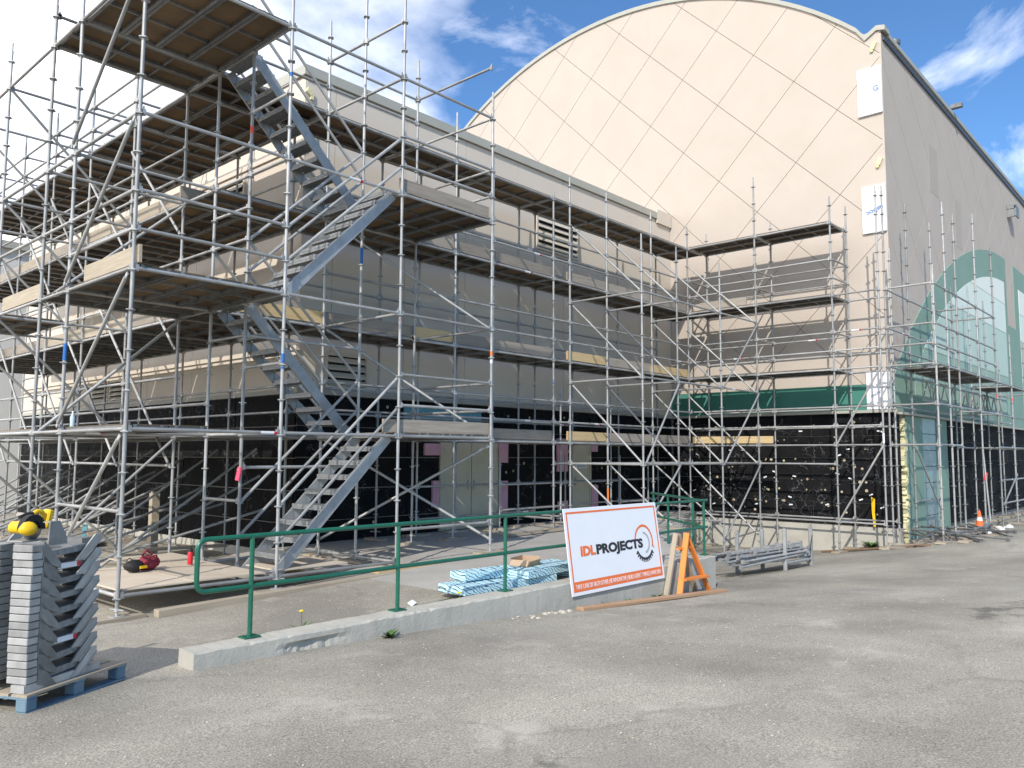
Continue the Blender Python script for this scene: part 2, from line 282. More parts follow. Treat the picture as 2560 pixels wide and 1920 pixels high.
def asphalt_mat():
    m = bpy.data.materials.new('dusty_asphalt'); m.use_nodes = True; t = m.node_tree; b = t.nodes['Principled BSDF']
    b.inputs['Roughness'].default_value = .93; b.inputs['Specular IOR Level'].default_value = .25
    g = t.nodes.new('ShaderNodeNewGeometry').outputs['Position']
    def noise(sc, det=6, ro=.6, vec=g):
        n = t.nodes.new('ShaderNodeTexNoise'); n.inputs['Scale'].default_value = sc; n.inputs['Detail'].default_value = det; n.inputs['Roughness'].default_value = ro; t.links.new(vec, n.inputs['Vector']); return n.outputs[0]
    def ramp(i, p0, c0, p1, c1):
        r = t.nodes.new('ShaderNodeValToRGB'); e = r.color_ramp.elements; e[0].position = p0; e[1].position = p1; e[0].color = (*c0, 1); e[1].color = (*c1, 1); t.links.new(i, r.inputs[0]); return r.outputs[0]
    def mixc(f, a, c, blend='MIX'):
        x = t.nodes.new('ShaderNodeMix'); x.data_type = 'RGBA'; x.blend_type = blend
        for k, v in ((0, f), (6, a), (7, c)):
            if isinstance(v, (int, float)): x.inputs[k].default_value = v
            elif isinstance(v, tuple): x.inputs[k].default_value = (*v, 1)
            else: t.links.new(v, x.inputs[k])
        return x.outputs[2]
    base = ramp(noise(.42, 8, .62), .36, (.27, .25, .21), .64, (.42, .39, .33))
    agg = ramp(noise(70, 3, .7), .36, (.55, .55, .54), .68, (1.42, 1.40, 1.34))
    c = mixc(1.0, base, agg, 'MULTIPLY')
    vo = t.nodes.new('ShaderNodeTexVoronoi'); vo.inputs['Scale'].default_value = 26; t.links.new(g, vo.inputs['Vector'])
    sp = ramp(vo.outputs['Distance'], .13, (1, 1, 1), .20, (0, 0, 0))
    vcol = t.nodes.new('ShaderNodeSeparateColor'); t.links.new(vo.outputs['Color'], vcol.inputs[0])
    pick = ramp(vcol.outputs[0], .70, (0, 0, 0), .72, (1, 1, 1)); sp2 = mixc(1.0, sp, pick, 'MULTIPLY')
    c = mixc(sp2, c, (.50, .47, .41))
    pickd = ramp(vcol.outputs[1], .90, (0, 0, 0), .92, (1, 1, 1)); sp3 = mixc(1.0, sp, pickd, 'MULTIPLY'); c = mixc(sp3, c, (.09, .085, .08))
    dust = ramp(noise(.9, 9, .68), .57, (0, 0, 0), .72, (.8, .8, .8)); c = mixc(dust, c, (.52, .475, .41))
    worn = ramp(noise(.55, 5, .5), .56, (0, 0, 0), .75, (.6, .6, .6)); c = mixc(worn, c, (.22, .205, .185))
    vc = t.nodes.new('ShaderNodeTexVoronoi'); vc.feature = 'DISTANCE_TO_EDGE'; vc.inputs['Scale'].default_value = .22
    nv = t.nodes.new('ShaderNodeTexNoise'); nv.inputs['Scale'].default_value = 1.3; nv.inputs['Detail'].default_value = 6; t.links.new(g, nv.inputs['Vector'])
    vm = t.nodes.new('ShaderNodeVectorMath'); vm.operation = 'MULTIPLY_ADD'; t.links.new(nv.outputs['Color'], vm.inputs[0]); vm.inputs[1].default_value = (1.1, 1.1, 0); t.links.new(g, vm.inputs[2]); t.links.new(vm.outputs[0], vc.inputs['Vector'])
    ck = ramp(vc.outputs['Distance'], .002, (.28, .28, .28), .013, (0, 0, 0)); c = mixc(mixc(1.0, ck, ramp(noise(.45, 3), .45, (0, 0, 0), .6, (1, 1, 1)), 'MULTIPLY'), c, (.13, .12, .10))
    # dark blotches with ragged noise outlines
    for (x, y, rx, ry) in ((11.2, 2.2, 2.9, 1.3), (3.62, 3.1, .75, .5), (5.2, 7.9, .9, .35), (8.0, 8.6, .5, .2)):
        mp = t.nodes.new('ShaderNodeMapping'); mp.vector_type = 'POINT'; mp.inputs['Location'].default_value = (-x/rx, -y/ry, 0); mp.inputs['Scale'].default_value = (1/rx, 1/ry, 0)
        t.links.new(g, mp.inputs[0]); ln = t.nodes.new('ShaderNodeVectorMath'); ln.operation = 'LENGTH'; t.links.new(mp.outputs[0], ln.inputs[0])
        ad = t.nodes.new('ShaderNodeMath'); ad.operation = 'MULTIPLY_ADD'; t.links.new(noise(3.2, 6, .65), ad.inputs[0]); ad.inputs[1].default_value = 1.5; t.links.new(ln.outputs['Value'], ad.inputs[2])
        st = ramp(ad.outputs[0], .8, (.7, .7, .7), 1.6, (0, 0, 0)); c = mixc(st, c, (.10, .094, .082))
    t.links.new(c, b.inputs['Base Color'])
    bp = t.nodes.new('ShaderNodeBump'); bp.inputs['Strength'].default_value = .55; bp.inputs['Distance'].default_value = .012
    t.links.new(noise(60, 4, .7), bp.inputs['Height']); t.links.new(bp.outputs[0], b.inputs['Normal'])
    return m
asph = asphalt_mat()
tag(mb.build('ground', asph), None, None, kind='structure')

# entrance pad beside the low building (raised above the falling asphalt)
def pz(x, y): return -.30+.235*sst(3.4, 10.5, x)
PADE = [(3.2, 7.06), (13.0, 7.06), (14.7, 9.0), (18.3, 10.5), (20.8, 12.05), (23.12, 12.9), (23.12, 13.85), (3.2, 13.85)]
def inside(x, y, poly):
    c = False; j = len(poly)-1
    for i in range(len(poly)):
        if (poly[i][1] > y) != (poly[j][1] > y) and x < (poly[j][0]-poly[i][0])*(y-poly[i][1])/(poly[j][1]-poly[i][1])+poly[i][0]: c = not c
        j = i
    return c
mb = MB()
cols = [3.2+i*.5 for i in range(20)]+[13.0]
def topy(x):  # lower y limit of the pad at x
    for (x0, y0), (x1, y1) in zip(PADE[:5], PADE[1:6]):
        if x0-1e-6 <= x <= x1+1e-6: return y0+(y1-y0)*(x-x0)/(x1-x0)
    return 12.9
cols = sorted(set([round(3.2+i*.49, 3) for i in range(20)]+[13.0, 13.85, 14.7, 16.5, 18.3, 19.5, 20.8, 22, 23.12]))
mb_left = MB(); mb_right = mb
for a, b in zip(cols[:-1], cols[1:]):
    mb = mb_left if b <= 7.7 else mb_right
    ya, yb = topy(a), topy(b)
    mb.add([(a, ya, pz(a, ya)), (b, yb, pz(b, yb)), (b, 13.85, pz(b, 13.85)), (a, 13.85, pz(a, 13.85)), (a, ya, -1.3), (b, yb, -1.3)], [(0, 1, 2, 3), (4, 5, 1, 0)])
pad_m = mat('pad_concrete', (.31, .29, .25), (.50, .47, .42), 1.1, .93, bump=.35, bscale=45, coords='World', contrast=.9, detail=10)
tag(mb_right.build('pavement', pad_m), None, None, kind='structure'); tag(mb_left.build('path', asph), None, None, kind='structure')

# ------------------------------------------------------------------ buildings
def clip(poly, lines):
    """Sutherland-Hodgman: keep a*x+b*y<=c for every (a,b,c)"""
    for a, b, c in lines:
        out = []; n = len(poly)
        for i in range(n):
            p, q = poly[i], poly[(i+1) % n]; dp = a*p[0]+b*p[1]-c; dq = a*q[0]+b*q[1]-c
            if dp <= 0: out.append(p)
            if (dp < 0 < dq) or (dq < 0 < dp):
                k = dp/(dp-dq); out.append((p[0]+(q[0]-p[0])*k, p[1]+(q[1]-p[1])*k))
        poly = out
        if len(poly) < 3: return []
    o = []
    for p in poly:
        if not o or abs(p[0]-o[-1][0])+abs(p[1]-o[-1][1]) > 1e-4: o.append(p)
    if len(o) > 1 and abs(o[0][0]-o[-1][0])+abs(o[0][1]-o[-1][1]) < 1e-4: o.pop()
    return o if len(o) > 2 else []
GX, SY, FY, LX = 23.15, 6.85, 13.75, 8.9           # gable plane, side plane, front plane, left plane
hall = thing('arched_hall', 'tall beige stucco hall with barrel-vaulted roof and diamond-scored gable', 'building', (GX, SY, -1))
YC, ZC, RA = 16.5, 4.6, 13.0
arc = [(y, ZC+math.sqrt(RA*RA-(y-YC)**2)) for y in np.linspace(7.3, 25.7, 47)]
gab = [(6.85, 3.7), (26.15, 3.7), (26.15, 13.85)]+arc[::-1]+[(6.85, 13.85)]
core = [(6.93, -1.2), (26.15, -1.2), (26.15, 13.8)]+[(y, z-.04) for y, z in arc[::-1]]+[(6.93, 13.75)]
wbuild(MB().prism(core, (GX+.04, 0, 0), (0, 1, 0), (0, 0, 1), (1, 0, 0), .3), 'wall', joint_m, hall)
def diamonds(poly, a_off, b_off, rng, place, name, m):
    st = 2.536; g = .007*math.sqrt(2)
    for i in range(-8, 30):
        for j in range(-14, 18):
            # v-u between a..a+st ; v+u between b..b+st
            a = a_off+st*j; b = b_off+st*i
            cu, cv = (b-a)/2, (a+b+st)/2
            if not (rng[0]-3 < cu < rng[1]+3): continue
            p = clip(poly, [(-1, 1, a+st-g), (1, -1, -(a+g)), (1, 1, b+st-g), (-1, -1, -(b+g))])
            if p: place(p, name, m)
wbp = lambda p, name, m: wbuild(MB().prism(p, (GX+.035, 0, 0), (0, 1, 0), (0, 0, 1), (-1, 0, 0), .035), name, m, hall)
diamonds(gab, 3.66-2.536*8, 17.36-2.536*8, (6.85, 26.15), wbp, 'wall_panel', beige)
# side wall, panels to x=48
side = [(0, 3.7), (25, 3.7), (25, 13.7), (0, 13.7)]
wbuild(MB().b2((GX+.05, SY+.04, -1.2), (75, SY+.34, 13.7)), 'wall', joint_m, hall)
sbp = lambda p, name, m: wbuild(MB().prism(p, (GX, SY+.035, 0), (1, 0, 0), (0, 0, 1), (0, -1, 0), .035), name, m, hall)
diamonds(side, 10.51-2.536*8, 10.51-2.536*8, (0, 25), sbp, 'wall_panel', beige)
wbuild(MB().b2((GX+25.01, SY, 3.7), (75, SY+.035, 13.7)), 'wall_panel', beige, hall)
# coping along arch and side
mb = MB(); pts = [(6.72, 13.80), (6.95, 13.86), (7.28, 13.66)]+[(y, ZC+math.sqrt(RA*RA-(y-YC)**2)) for y in np.linspace(7.5, 25.7, 47)]
for (y0, z0), (y1, z1) in zip(pts[:-1], pts[1:]):
    mb.prism([(y0, z0-.09), (y1, z1-.09), (y1, z1+.05), (y0, z0+.05)], (GX-.06, 0, 0), (0, 1, 0), (0, 0, 1), (1, 0, 0), .45)
wbuild(mb, 'roof_coping', capm, hall)
wbuild(MB().b2((GX+.39, SY-.08, 13.70), (75, SY+.4, 13.84)), 'roof_coping', capm, hall)
wbuild(MB().b2((GX-.0015, SY-.0015, 3.7), (GX+.06, SY+.06, 13.68)), 'corner_bead', beige, hall)
wbuild(MB().b2((GX+.1, SY-.06, 13.50), (75, SY+.03, 13.61)), 'coping_shadow_strip', coping_shadow_m, hall)  # dark-coloured strip drawn in as the shadow line beneath the side coping
mb = MB(); na = len(arc)
mb.add([(x, y, z-.02) for x in (GX+.3, 75) for y, z in arc], [(i, i+1, na+i+1, na+i) for i in range(na-1)], True)
wbuild(mb, 'roof', roofm, hall)
wbuild(MB().b2((74.7, SY+.35, -1.2), (75, 26.1, 13.7)).b2((GX+.35, 25.85, -1.2), (74.7, 26.15, 13.7)), 'wall', beige, hall)
# gable lower storey: green band, ledge, black boards, foundation
wbuild(MB().b2((GX-.03, SY-.02, 2.98), (GX+.03, FY, 3.69)), 'green_band', green_w, hall)
wbuild(MB().b2((GX-.15, SY-.1, 2.90), (GX+.03, FY, 2.975)), 'soffit_trim', capm, hall)
def boards(root, u0, u1, z0, z1, nu, nz, pl, m, name='insulation_board', gap=.012):
    du = (u1-u0)/nu; dz = (z1-z0)/nz
    for j in range(nz):
        off = 0 if j % 2 == 0 else du/2
        us = [u0]+[u0+off+k*du for k in range(1 if off == 0 else 0, nu) if off+k*du > .05]+[u1]
        for a, b in zip(us[:-1], us[1:]):
            if b-a < .05: continue
            t = .045+random.uniform(0, .012)
            wbuild(pl(a+gap, b-gap, z0+j*dz+gap, z0+(j+1)*dz-gap, t), name, m, root)
plg = lambda a, b, c, d, t: MB().b2((GX+.04-t, a, c), (GX+.05, b, d))
boards(hall, SY+.03, FY-.03, -.22, 2.9, 3, 5, plg, black)
wbuild(MB().b2((GX-.06, SY-.05, -1.3), (GX+.2, FY, -.235)), 'foundation', concrete, hall)
disc = MB().tube((0, 0, 0), (-.006, 0, 0), .038, 10).mesh('washer', washer_m)
for k in range(70):
    y = random.uniform(SY+.15, FY-.4); z = random.choice([.1, .35, .75, 1.0, 1.35, 1.6, 1.95, 2.2, 2.6])+random.uniform(-.06, .06)
    o = put(disc, 'washer', hall, rel(hall, (GX-.022, y, z))); sc = random.uniform(.5, 1.15); o.scale = (1, sc, sc)
tab = MB().box((0, 0, 0), (.03, .10, .035)).mesh('foam_tab', foamw)
for k in range(24):
    o = put(tab, 'foam_tab', hall, rel(hall, (GX-.03, random.uniform(SY+.3, FY-.6), random.choice([.25, .55, 1.15, 1.8, 2.4])+random.uniform(-.1, .1))), (random.uniform(-.5, .5), 0, 0))
# white foam boards taped on the corner
for (y0, y1, z0, z1) in ((6.86, 7.52, 11.35, 12.72), (6.86, 7.50, 7.94, 9.28), (6.88, 7.55, 2.99, 4.05)):
    o = bevel(wbuild(MB().b2((GX-.075, y0, z0), (GX-.035 if z0 < 4 else GX-.002, y1, z1)), 'foam_board', foamw, hall), .006)
    k = {11.35: 'b1', 7.94: 'b2', 2.99: 'b3'}[z0]
    me = TEXTS[k]; me.materials.append(ink if k != 'b3' else ink_d)
    rotm = {'b1': .15, 'b2': math.pi+.32, 'b3': math.pi+.5}[k]
    pos = {'b1': (7.0, 12.0), 'b2': (7.17, 8.62), 'b3': (7.28, 3.45)}[k]
    # text plane: local x -> -Y, local y -> +Z, normal -> -X
    q = Matrix(((0, 0, -1), (-1, 0, 0), (0, 1, 0))).to_quaternion() @ Quaternion((0, 0, 1), rotm)
    put(me, 'lettering', hall, rel(hall, (GX-.082, pos[0], pos[1])), q)
# side mural: green arch and mint panes
RM, XM, ZM = 22.6, 38.6, -12.6
am = [(x, ZM+math.sqrt(RM*RM-(x-XM)**2)) for x in np.linspace(23.2, 38.6, 26)]
mur = [(23.2, 2.95)]+am+[(38.6, 7.2), (40.2, 7.2), (40.2, 10.02), (55, 10.02), (55, 2.95)]
wbuild(MB().prism([(a, b) for a, b in mur], (0, SY, 0), (1, 0, 0), (0, 0, 1), (0, -1, 0), .025), 'green_arch', green_s, hall)
ai = [(x, ZM+math.sqrt(21.55**2-(x-XM)**2)) for x in np.linspace(25.0, 38.1, 30)]
inner = [(25.0, 3.3), ]+ai+[(38.1, 3.3)]
for (z0, z1, m) in ((8.0, 9.6, mint4), (6.78, 8.0, mint3), (4.95, 6.78, mint2), (3.4, 4.95, mint1)):
    for (poly, x0, x1) in ((inner, 25, 38.1), ([(41.1, 3), (54, 3), (54, 9.1), (41.1, 9.1)], 41, 54)):
        p = clip(poly, [(0, -1, -(z0+.012)), (0, 1, z1-.012)])
        if p: wbuild(MB().prism(p, (0, SY-.0255, 0), (1, 0, 0), (0, 0, 1), (0, -1, 0), .014), 'mint_pane', m, hall)
# side base: green recess, dusty glazing, black boards
wbuild(MB().b2((24.0, SY-.02, -.6), (25.6, SY+.035, 2.84)), 'green_panel', green_s, hall)
wbuild(MB().b2((27.1, SY-.02, -.6), (28.3, SY+.035, 2.84)), 'green_panel', green_s, hall)
gl = mat('dusty_glazing', (.20, .33, .34), (.30, .42, .42), 3, .35)
for k in range(7): wbuild(MB().b2((25.62, SY+.0, -.5+k*.48), (27.08, SY+.033, -.04+k*.48)), 'glazing_panel', gl, hall)
pls = lambda a, b, c, d, t: MB().b2((a, SY+.035-t, c), (b, SY+.05, d))
boards(hall, 28.4, 45, -.4, 2.85, 7, 5, pls, black)
wbuild(MB().b2((23.3, SY-.15, 2.85), (50, SY+.03, 2.92)), 'soffit_trim', capm, hall)
mb = MB()
for k in range(34):
    z = -.6+k*.1; mb.box((23.62+random.uniform(-.05, .08), SY-.04, z), (random.uniform(.10, .24), random.uniform(.08, .2), .12), Matrix.Rotation(random.uniform(-.6, .6), 3, 'Y'))
wbuild(mb, 'spray_foam_edge', yfoam, hall)
wbuild(MB().b2((23.2, SY-.01, -.6), (23.5, SY+.035, 2.84)), 'insulation_board', black, hall)
# wall lamp, patch plates, camera on roof edge
lr = wbuild(MB().box((39.92, SY-.18, 12.5), (.7, .34, .18)).box((39.92, SY-.33, 12.3), (.7, .06, .45)).box((39.65, SY-.15, 12.25), (.1, .3, .4)), 'wall_lamp', galvd, hall)
wbuild(MB().box((39.85, SY-.12, 12.22), (.35, .1, .12)), 'lamp_glass', foamw, hall)
wbuild(MB().b2((27.6, SY-.005, 10.2), (28.6, SY, 11.8)), 'patch_plate', patch_m, hall)
wbuild(MB().b2((30.6, SY-.005, 9.0), (31.5, SY, 10.7)), 'patch_plate', patch_m, hall)
wbuild(MB().box((30.7, SY-.2, 14.0), (.2, .35, .14)), 'roof_fitting', galvd, hall)
wbuild(MB().tube((25.4, SY+.3, 13.9), (25.4, SY+.3, 14.3), .14, 8).tube((25.4, SY+.3, 14.3), (25.4, SY+.3, 14.42), .2, 8), 'roof_vent', galvd, hall)
for (y, z) in ((7.05, 13.35), (7.0, 9.95)):
    o = wbuild(MB().box((GX-.03, y, z), (.08, .12, .2), Matrix.Rotation(.4, 3, 'X')).box((GX-.03, y+.05, z-.12), (.06, .08, .1)), 'spray_foam_patch', yfoam, hall)

low = thing('low_wing', 'low grey-beige stucco wing with louvres, black stripped base and flat parapet', 'building', (LX, FY, -.3))
wbuild(MB().b2((LX+.05, FY+.05, -.3), (GX-.02, FY+.3, 9.5)).b2((LX+.05, FY+.3, -.3), (LX+.3, 29.9, 9.5)).b2((LX+.3, 29.6, -.3), (GX-.02, 29.9, 9.5)), 'wall', joint_m, low)
wbuild(MB().b2((LX+.3, FY+.3, 9.1), (GX-.02, 29.6, 9.2)), 'roof', roofm, low)
xs = [LX, 9.66, 11.61, 13.53, 15.45, 17.38, 19.3, 21.2, GX-.01]
for a, b in zip(xs[:-1], xs[1:]): wbuild(MB().b2((a+(.006 if a > LX else 0), FY, 3.0), (b-.006, FY+.045, 9.42)), 'wall_panel', beige2, low)
ys = [FY+.046]+[FY+2.0+2.4*k for k in range(6)]+[29.9]
for a, b in zip(ys[:-1], ys[1:]): wbuild(MB().b2((LX, a+.006, 3.0), (LX+.045, b-.006, 9.42)), 'wall_panel', beige2, low)
wbuild(MB().b2((LX-.06, FY-.07, 9.43), (GX-.02, FY+.34, 9.64)), 'parapet_coping', capm, low)
wbuild(MB().b2((LX-.06, FY+.345, 9.43), (LX+.36, 29.95, 9.64)), 'parapet_coping', capm, low)
wbuild(MB().b2((GX-.9, FY-.02, 9.3), (GX-.03, FY-.075, 9.75)), 'flashing', beige2, low)
for z in (7.9, 3.75):
    wbuild(MB().b2((LX-.09, FY-.06, z), (LX-.002, 29.9, z+.10)).b2((LX-.05, FY-.03, z-.1), (LX-.002, 29.9, z-.003)), 'trim_band', beige2, low)
wbuild(MB().b2((LX-.06, FY-.10, 2.90), (GX-.16, FY+.04, 2.99)), 'soffit_trim', capm, low)
wbuild(MB().b2((LX-.06, FY+.05, 2.90), (LX+.04, 29.9, 2.99)), 'soffit_trim', capm, low)
plf = lambda a, b, c, d, t: MB().b2((a, FY+.055-t, c), (b, FY+.06, d))
pll = lambda a, b, c, d, t: MB().b2((LX+.055-t, a, c), (LX+.06, b, d))
for (a, b, n) in ((LX+.02, 12.75, 2), (14.82, 17.72, 1), (18.62, GX-.06, 2)): boards(low, a, b, -.28, 2.9, n, 5, plf, black)
boards(low, 12.75, 14.82, 2.1, 2.9, 1, 1, plf, black); boards(low, 17.72, 18.62, 2.2, 2.9, 1, 1, plf, black)
boards(low, FY+.06, 29.9, -.32, 2.9, 7, 5, pll, black)
wbuild(MB().b2((LX-.03, FY-.02, -.6), (LX+.05, 29.9, -.24)), 'foundation', concrete, low)
wash2 = MB().tube((0, 0, 0), (0, -.006, 0), .035, 10).mesh('washer', washer_m)
for k in range(40): put(wash2, 'washer', low, rel(low, (random.choice([random.uniform(9.1, 12.6), random.uniform(14.9, 17.6), random.uniform(18.8, 22.9)]), FY-.004, random.uniform(0, 2.8))))
# doors
def door(x0, x1, z1, hinge_left):
    o = wbuild(MB().b2((x0, FY-.012, -.05), (x1, FY+.03, z1)), 'door', doorm, low); bevel(o, .006)
    hx = x0+.05 if hinge_left else x1-.05; kx = x1-.09 if hinge_left else x0+.09
    for z in (.25, 1.0, 1.8): put(MB().tube((0, 0, -.06), (0, 0, .06), .012, 6).mesh('hinge', khaki), 'hinge', o, (hx, FY-.02, z))
    put(MB().box((0, 0, 0), (.06, .02, .22)).tube((0, -.02, 0), (.12 if not hinge_left else -.12, -.03, 0), .01, 6).mesh('door_handle', khaki), 'door_handle', o, (kx, FY-.03, .98))
    return o
door(12.86, 13.79, 2.05, True); door(13.81, 14.74, 2.05, False); d3 = door(17.80, 18.55, 2.12, False)
for (x0, x1, z1) in ((12.76, 14.82, 2.1), (17.72, 18.62, 2.17)):
    wbuild(MB().b2((x0, FY-.03, -.05), (x0+.09, FY+.035, z1)).b2((x1-.07, FY-.03, -.05), (x1, FY+.035, z1)).b2((x0, FY-.028, z1-.045), (x1, FY+.034, z1+.03)), 'door_frame', doorm, low)
o = wbuild(MB().b2((17.9, FY-.022, 1.33), (18.4, FY-.014, 1.45)), 'door_plate', white_s, low)
me = TEXTS['door']; me.materials.append(dark_s)
put(me, 'lettering', low, rel(low, (18.15, FY-.0235, 1.365)), Matrix(((1, 0, 0), (0, 0, -1), (0, 1, 0))).to_quaternion())
o = wbuild(MB().b2((11.64, FY-.05, 2.34), (14.08, FY-.005, 2.75)), 'blue_foam_board', blueb, low)
for (x0, x1, z0, z1) in ((14.72, 15.06, 1.5, 2.15), (14.76, 15.05, .2, 1.05), (12.25, 12.74, 1.68, 1.95), (17.05, 17.5, 1.25, 2.15), (17.1, 17.5, -.1, .45), (18.6, 18.9, 1.8, 2.2), (18.6, 18.9, .05, .85), (12.5, 12.72, .5, 1.1)):
    wbuild(MB().box(((x0+x1)/2, FY-.035, (z0+z1)/2), (x1-x0, .05, z1-z0), Matrix.Rotation(random.uniform(-.03, .03), 3, 'Y')), 'pink_foam_patch', pink, low)
def louvre(o, u, z0, z1, wd, nsl, nrm):
    o = Vector(o); u = Vector(u); nrm = Vector(nrm)
    mb = MB(); mb.prism([(0, z0), (wd, z0), (wd, z1), (0, z1)], o+nrm*.002, u, (0, 0, 1), nrm, .012)
    fr = wbuild(mb, 'louvre_backing', darkv, low)
    mb = MB()
    for a, b, c, d in ((-.06, -.0, z0-.06, z1+.06), (wd, wd+.06, z0-.06, z1+.06), (0, wd, z0-.06, z0), (0, wd, z1, z1+.06)):
        mb.prism([(a, c), (b, c), (b, d), (a, d)], o, u, (0, 0, 1), nrm, .07)
    wbuild(mb, 'louvre_frame', louvm, low)
    h = (z1-z0)/nsl
    for k in range(nsl):
        zb = z0+k*h+.01
        p = [o+nrm*.02+Vector((0, 0, zb+h*.75)), o+nrm*.10+Vector((0, 0, zb+.02)), o+nrm*.10+Vector((0, 0, zb)), o+nrm*.02+Vector((0, 0, zb+h*.75-.02))]
        wbuild(MB().add(p+[q+u*wd for q in p], [(0, 1, 2, 3), (4, 7, 6, 5), (0, 4, 5, 1), (1, 5, 6, 2), (2, 6, 7, 3), (3, 7, 4, 0)]), 'louvre_slat', louvm, low)
louvre((16.22, FY, 0), (1, 0, 0), 7.3, 8.2, 1.72, 5, (0, -1, 0))
louvre((9.57, FY, 0), (1, 0, 0), 3.1, 3.72, .97, 4, (0, -1, 0))
louvre((LX, 23.9, 0), (0, -1, 0), 3.1, 3.6, 1.0, 4, (-1, 0, 0)); louvre((LX, 22.7, 0), (0, -1, 0), 3.1, 3.6, 1.0, 4, (-1, 0, 0))
for y in (18.6, 24.6): louvre((LX, y, 0), (0, -1, 0), 7.15, 7.75, 2.6, 3, (-1, 0, 0))
for (x, z) in ((8.98, 9.1), (9.06, 8.28)): wbuild(MB().box((x, FY-.03, z), (.14, .06, .12), Matrix.Rotation(.5, 3, 'Y')).box((x+.06, FY-.03, z-.09), (.07, .05, .12)), 'spray_foam_patch', yfoam, low)

far = thing('pale_building', 'pale vertical-clad building beyond the far end of the low wing', 'building', (8.0, 32, -.4))
wbuild(MB().b2((8.0, 32, -.4), (24, 60, 8.9)), 'wall', palewall, far)
wbuild(MB().b2((7.8, 31.8, 8.9), (24.2, 60.2, 9.15)), 'roof', capm, far)
for k in range(36): wbuild(MB().b2((7.96, 32.1+k*.75, 3.0), (7.999, 32.5+k*.75, 8.88)), 'cladding_rib', palewall, far)
wbuild(MB().b2((7.9, 31.9, 1.2), (7.955, 60, 2.95)), 'base_band', wood_p, far)

# ------------------------------------------------------------------ scaffolding kit
Z0 = -.036
def L(k): return Z0+k
TR = .0242
CACHE = {}
def cached(key, fn):
    if key not in CACHE: CACHE[key] = fn()
    return CACHE[key]
def rosette_shape(mb, z):
    n = 16; vs = []
    for zz in (z-.006, z+.006):
        for k in range(n):
            r = .062 if k % 4 in (0, 1) else .052
            vs.append((r*math.cos(2*math.pi*k/n), r*math.sin(2*math.pi*k/n), zz))
    mb.add(vs, [tuple(range(n-1, -1, -1)), tuple(range(n, 2*n))]+[(k, (k+1) % n, n+(k+1) % n, n+k) for k in range(n)])
    mb.tube((0, 0, z-.03), (0, 0, z-.006), .030, 8, caps=False); mb.tube((0, 0, z+.006), (0, 0, z+.02), .028, 8, caps=False)
def std_mesh(zb, zt, ros):
    mb = MB().tube((0, 0, zb), (0, 0, zt), TR, 10)
    mb.tube((0, 0, zt), (0, 0, zt+.14), .019, 8)
    k = math.ceil(zb*2)/2
    zj = 1.98
    while zj < zt: mb.tube((0, 0, zj-.22), (0, 0, zj-.02), .0262, 10); zj += 2.0
    while ros and k <= zt-.02: rosette_shape(mb, k); k += .5
    return mb.mesh('standard', galv)
def ros_mesh():
    mb = MB(); rosette_shape(mb, 0); return mb.mesh('rosette', galv)
def jack_mesh(h):
    mb = MB().box((0, 0, .005), (.15, .15, .01)).tube((0, 0, .01), (0, 0, h), .0175, 8)
    hn = max(.05, h-.03); mb.tube((0, 0, hn-.02), (0, 0, hn+.02), .032, 8)
    mb.tube((-.11, -.03, hn), (.11, .03, hn), .010, 6)
    return mb.mesh('base_jack', galv)
def ledger_mesh(l):
    mb = MB().tube((0, 0, .05), (0, 0, l-.05), TR, 10)
    for z, s_ in ((.047, 1), (l-.047, -1)):
        mb.box((0, .004, z), (.036, .082, .045)); mb.box((0, .03, z-s_*.004), (.008, .11, .02))
    return mb.mesh('ledger', galv)
def brace_mesh(l):
    mb = MB().tube((0, 0, .07), (0, 0, l-.07), TR, 10).box((0, 0, .045), (.014, .05, .09)).box((0, 0, l-.045), (.014, .05, .09))
    return mb.mesh('brace', galv)
def panel_mesh(l, wd):
    return MB().box((0, 0, .058), (l-.03, wd-.012, .014)).mesh('deck_panel', ply)
def frame_mesh(l, wd):
    mb = MB()
    for s_ in (-1, 1):
        mb.box((0, s_*(wd/2-.022), .028), (l-.05, .03, .078)).box((0, s_*(wd/2-.03), -.008), (l-.05, .045, .006))
    n = max(1, round(l/.72))
    for k in range(n+1): mb.box((-(l-.08)/2+(l-.08)*k/n, 0, .028), (.03, wd-.06, .045))
    for e in (-1, 1):
        for s_ in (-1, 1): mb.box((e*(l/2-.03), s_*(wd/2-.09), .035), (.07, .04, .05))
    return mb.mesh('frame', galvd)
def tread_parts(): pass
def base_z(x, y):
    return max(gz(x, y), pz(x, y) if inside(x, y, PADE) else -9)
